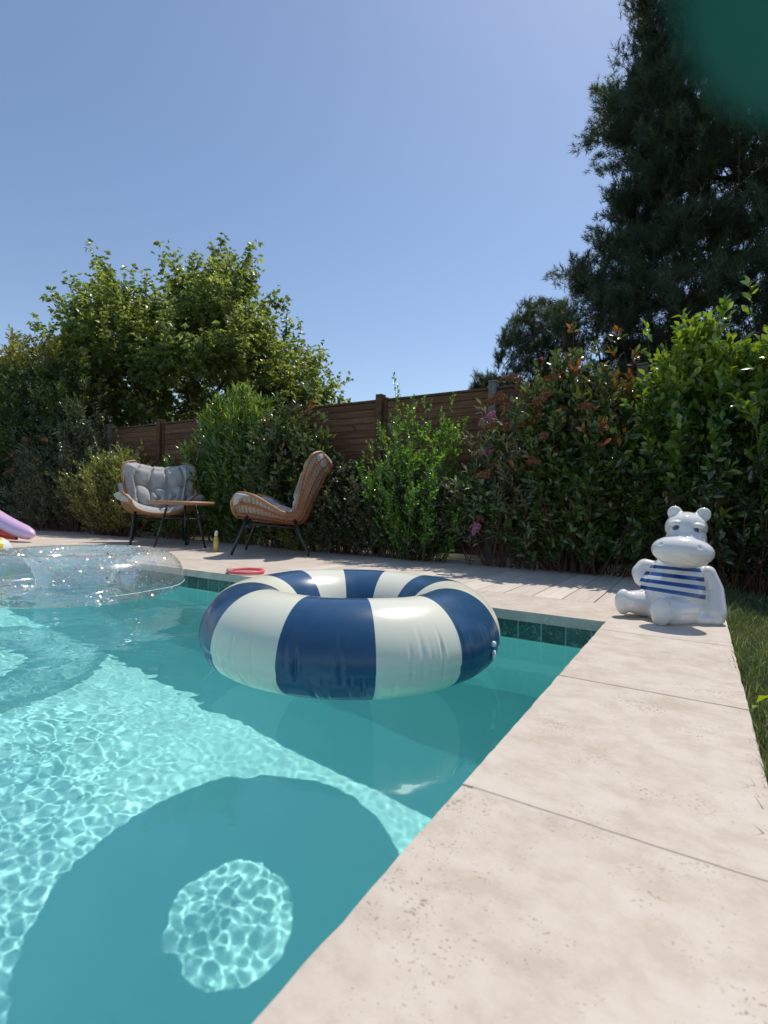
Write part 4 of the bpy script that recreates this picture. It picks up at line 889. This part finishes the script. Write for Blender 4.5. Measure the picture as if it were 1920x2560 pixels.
def surf(zx, zy, extra=0.0):
    """front surface point of the statue seen at that spot of the detail"""
    a = Z2(zx, zy, 4.6); b_ = Z2(zx, zy, 6.2); d = unit(b_ - a); rel = co - a; t_ = rel @ d; off = np.linalg.norm(rel - d * t_[:, None], axis=1); m_ = off < .0042
    if not m_.any(): m_ = off < .01
    i = np.where(m_)[0][np.argmin(t_[m_])]; return a + d * (t_[i] - extra), no[i]
for q in ((330, 1240), (745, 1350)): c_, _ = surf(*q); dent(c_, .020, -.0035)
for q in ((745, 605), (1185, 648)): c_, _ = surf(*q); dent(c_, .008, -.005)
c_, _ = surf(890, 285); dent(c_, .016, -.007); c_, _ = surf(1235, 305); dent(c_, .016, -.007)
for k in np.linspace(0, 1, 26):
    zx = 770 + k * 440; zy = 790 - 45 * sin(pi * min(1, k * 1.6)) + 75 * k ** 2; c_, _ = surf(zx, zy); dent(c_, .0055, -.0022)
for q in ((915, 425), (1150, 450)): c_, _ = surf(*q); dent(c_, .012, -.004, (1.3, 1, .8))
co0 = co.copy()
me.vertices.foreach_set('co', co.ravel()); me.update(); me.materials.clear(); me.materials.append(M_glaze)
me.polygons.foreach_set('use_smooth', [True] * len(me.polygons)); me.name = 'body'; hb = bpy.data.objects.new('body', me); COL.objects.link(hb); hb.parent = hp
# painted top: its own skin over the chest, edges cut along the photograph's seams
def proj_z(P):
    P = np.asarray(P) + np.array([HX, HY, -H]); f_ = P @ np.array(fwd); return (960 + FPX * (P @ np.array(cr)) / f_ - 1480) * 4.366, (1280 - FPX * (P @ np.array(cu)) / f_ - 1220) * 4.366
nf = len(me.polygons); tot = np.zeros(nf, np.int32); me.polygons.foreach_get('loop_total', tot); lv = np.zeros(len(me.loops), np.int32); me.loops.foreach_get('vertex_index', lv)
zx, zy = proj_z(co)
def inside(zx, zy):
    left = np.interp(zy, [820, 880, 960, 1040, 1100], [660, 612, 540, 505, 478]); right = np.interp(zy, [840, 900, 970, 1060, 1230], [1160, 1190, 1222, 1240, 1243])
    topb = np.interp(zx, [480, 650, 800, 1000, 1160, 1300], [825, 832, 850, 868, 872, 850]); bot = np.interp(zx, [478, 520, 650, 900, 1100, 1243], [1100, 1128, 1158, 1192, 1215, 1228])
    return (zx > left) & (zx < right) & (zy > topb) & (zy < bot)
front = no[:, 1] < .15; chest = (np.linalg.norm((co - cen) / [1, 1, 1.3], axis=1) < .40) & (co[:, 1] < .09) & (co[:, 1] > -.13)
ins = inside(zx, zy) & front & chest
vstart = np.concatenate([[0], np.cumsum(tot)[:-1]]); fsel = [i for i in range(nf) if ins[lv[vstart[i]:vstart[i] + tot[i]]].all()]
used_ = np.unique(np.concatenate([lv[vstart[i]:vstart[i] + tot[i]] for i in fsel])); remap = {int(a): k for k, a in enumerate(used_)}
def stripe_coord(P):
    x_, z_ = proj_z(P); return (z_ - 833 - (x_ - 650) * .078) / (82 + (x_ - 650) * .0255)
sv = stripe_coord(co[used_]) + 10
def m_shirt(nt, b):
    N = NT(nt); at = N.n('ShaderNodeAttribute', attribute_name='stripe'); f = N.math('FRACT', at.outputs['Fac']); k = N.math('LESS_THAN', f, .5)
    N.l(N.mix(k, (.72, .71, .69), (.012, .065, .27)), b.inputs['Base Color'])
M_shirt = mat('blue_striped_glaze', rough=.17, build=m_shirt, coat=.6)
fs4 = [[remap[int(a)] for a in lv[vstart[i]:vstart[i] + tot[i]]] for i in fsel]; fs4 = np.array([f for f in fs4 if len(f) == 4])
npmesh('shirt', co[used_] + no[used_] * .0009, fs4, M_shirt, hb.parent, attrs={'stripe': sv})
# eyes: white ball, blue iris, heavy lid, lash
M_eyew = mat('eye_white', (.50, .52, .55), .15, coat=.5); M_iris = mat('eye_blue', (.012, .07, .30), .15, coat=.5); M_pupil = mat('eye_dark', (.01, .012, .02), .15, coat=.5); M_lash = mat('lash_black', (.02, .02, .03), .3)
for (ex, ey, s_) in ((912, 418, -1), (1150, 448, 1)):
    c_, n_ = surf(ex, ey); mb = MB(); c1 = c_ + np.array([0, .0085, 0]); blob(mb, c1, (.0265, .021, .0185), n=24); eye = mb.build('eye', M_eyew, hp)
    mb = MB(); blob(mb, c1 + np.array([.001 if s_ < 0 else -.004, -.0085, -.0025]), (.0185, .0130, .0135), n=20); mb.build('iris', M_iris, eye)
    mb = MB(); blob(mb, c1 + np.array([.003 if s_ < 0 else -.001, -.0145, -.001]), (.0098, .0082, .0092), n=16); mb.build('pupil', M_pupil, eye)
    mb = MB(); blob(mb, c1 + np.array([.001 * s_, .0005, .0135]), (.0290, .0250, .0150), Euler((radians(8), radians(8 * s_), 0)), n=24); mb.build('eyelid', M_glaze, hp)
    mb = MB(); pts = []
    for q in range(8):
        f = q / 7; w_, _ = surf(ex + s_ * (50 + 50 * f), ey + 12 + 26 * f, .0015); pts.append(w_)
    mb.tube(pts, [.0012 - .0008 * k / 7 for k in range(8)], 5); mb.build('eyelash', M_lash, hp)

# ---------------------------------------------------------------- unidentified object built as teal hat brim, far out of focus above the lens
M_teal = mat('teal_cloth', (.012, .115, .10), .8, spec=.2)
eye = Vector((0, 0, H)); ht = thing('teal_fabric', (.03, .04, H + .032), 'dark teal hat brim, out of focus, in the top right corner', 'fabric')
edge = []
for px, py in ((1765, -420), (1750, -200), (1752, -60), (1760, 60), (1780, 150), (1815, 220), (1865, 262), (1930, 290), (2010, 308), (2150, 330)):
    d = cr * ((px - 960) / FPX) - cu * ((py - 1280) / FPX) + fwd; edge.append(eye + d * (.030 / d.z))
V = []; n = len(edge); c_ = edge[-1] + Vector((.10, -.02, 0)); c0 = edge[0] + Vector((-.0, -.03, 0))
inner = [Vector((e.x * .3 + .085, e.y * .3 - .005, e.z)) for e in edge]
for ring_, z in ((edge, 0), (inner, .006), (inner, .009), (edge, .0022)):
    for p in ring_: V.append((p.x - ht.location.x, p.y - ht.location.y, p.z - ht.location.z + z))
F = [(a * n + i, a * n + i + 1, ((a + 1) % 4) * n + i + 1, ((a + 1) % 4) * n + i) for a in range(4) for i in range(n - 1)]
F += [(0, n, 2 * n, 3 * n), (n - 1, 4 * n - 1, 3 * n - 1, 2 * n - 1)]
npmesh('flap', V, np.array(F), M_teal, ht)
mb = MB(); mb.tube([(e.x - ht.location.x, e.y - ht.location.y, e.z - ht.location.z + .0011) for e in edge], .0012, 8); mb.build('flap_piping', M_teal, ht)
cam_d.dof.use_dof = True; cam_d.dof.focus_distance = 2.6; cam_d.dof.aperture_fstop = 7.0
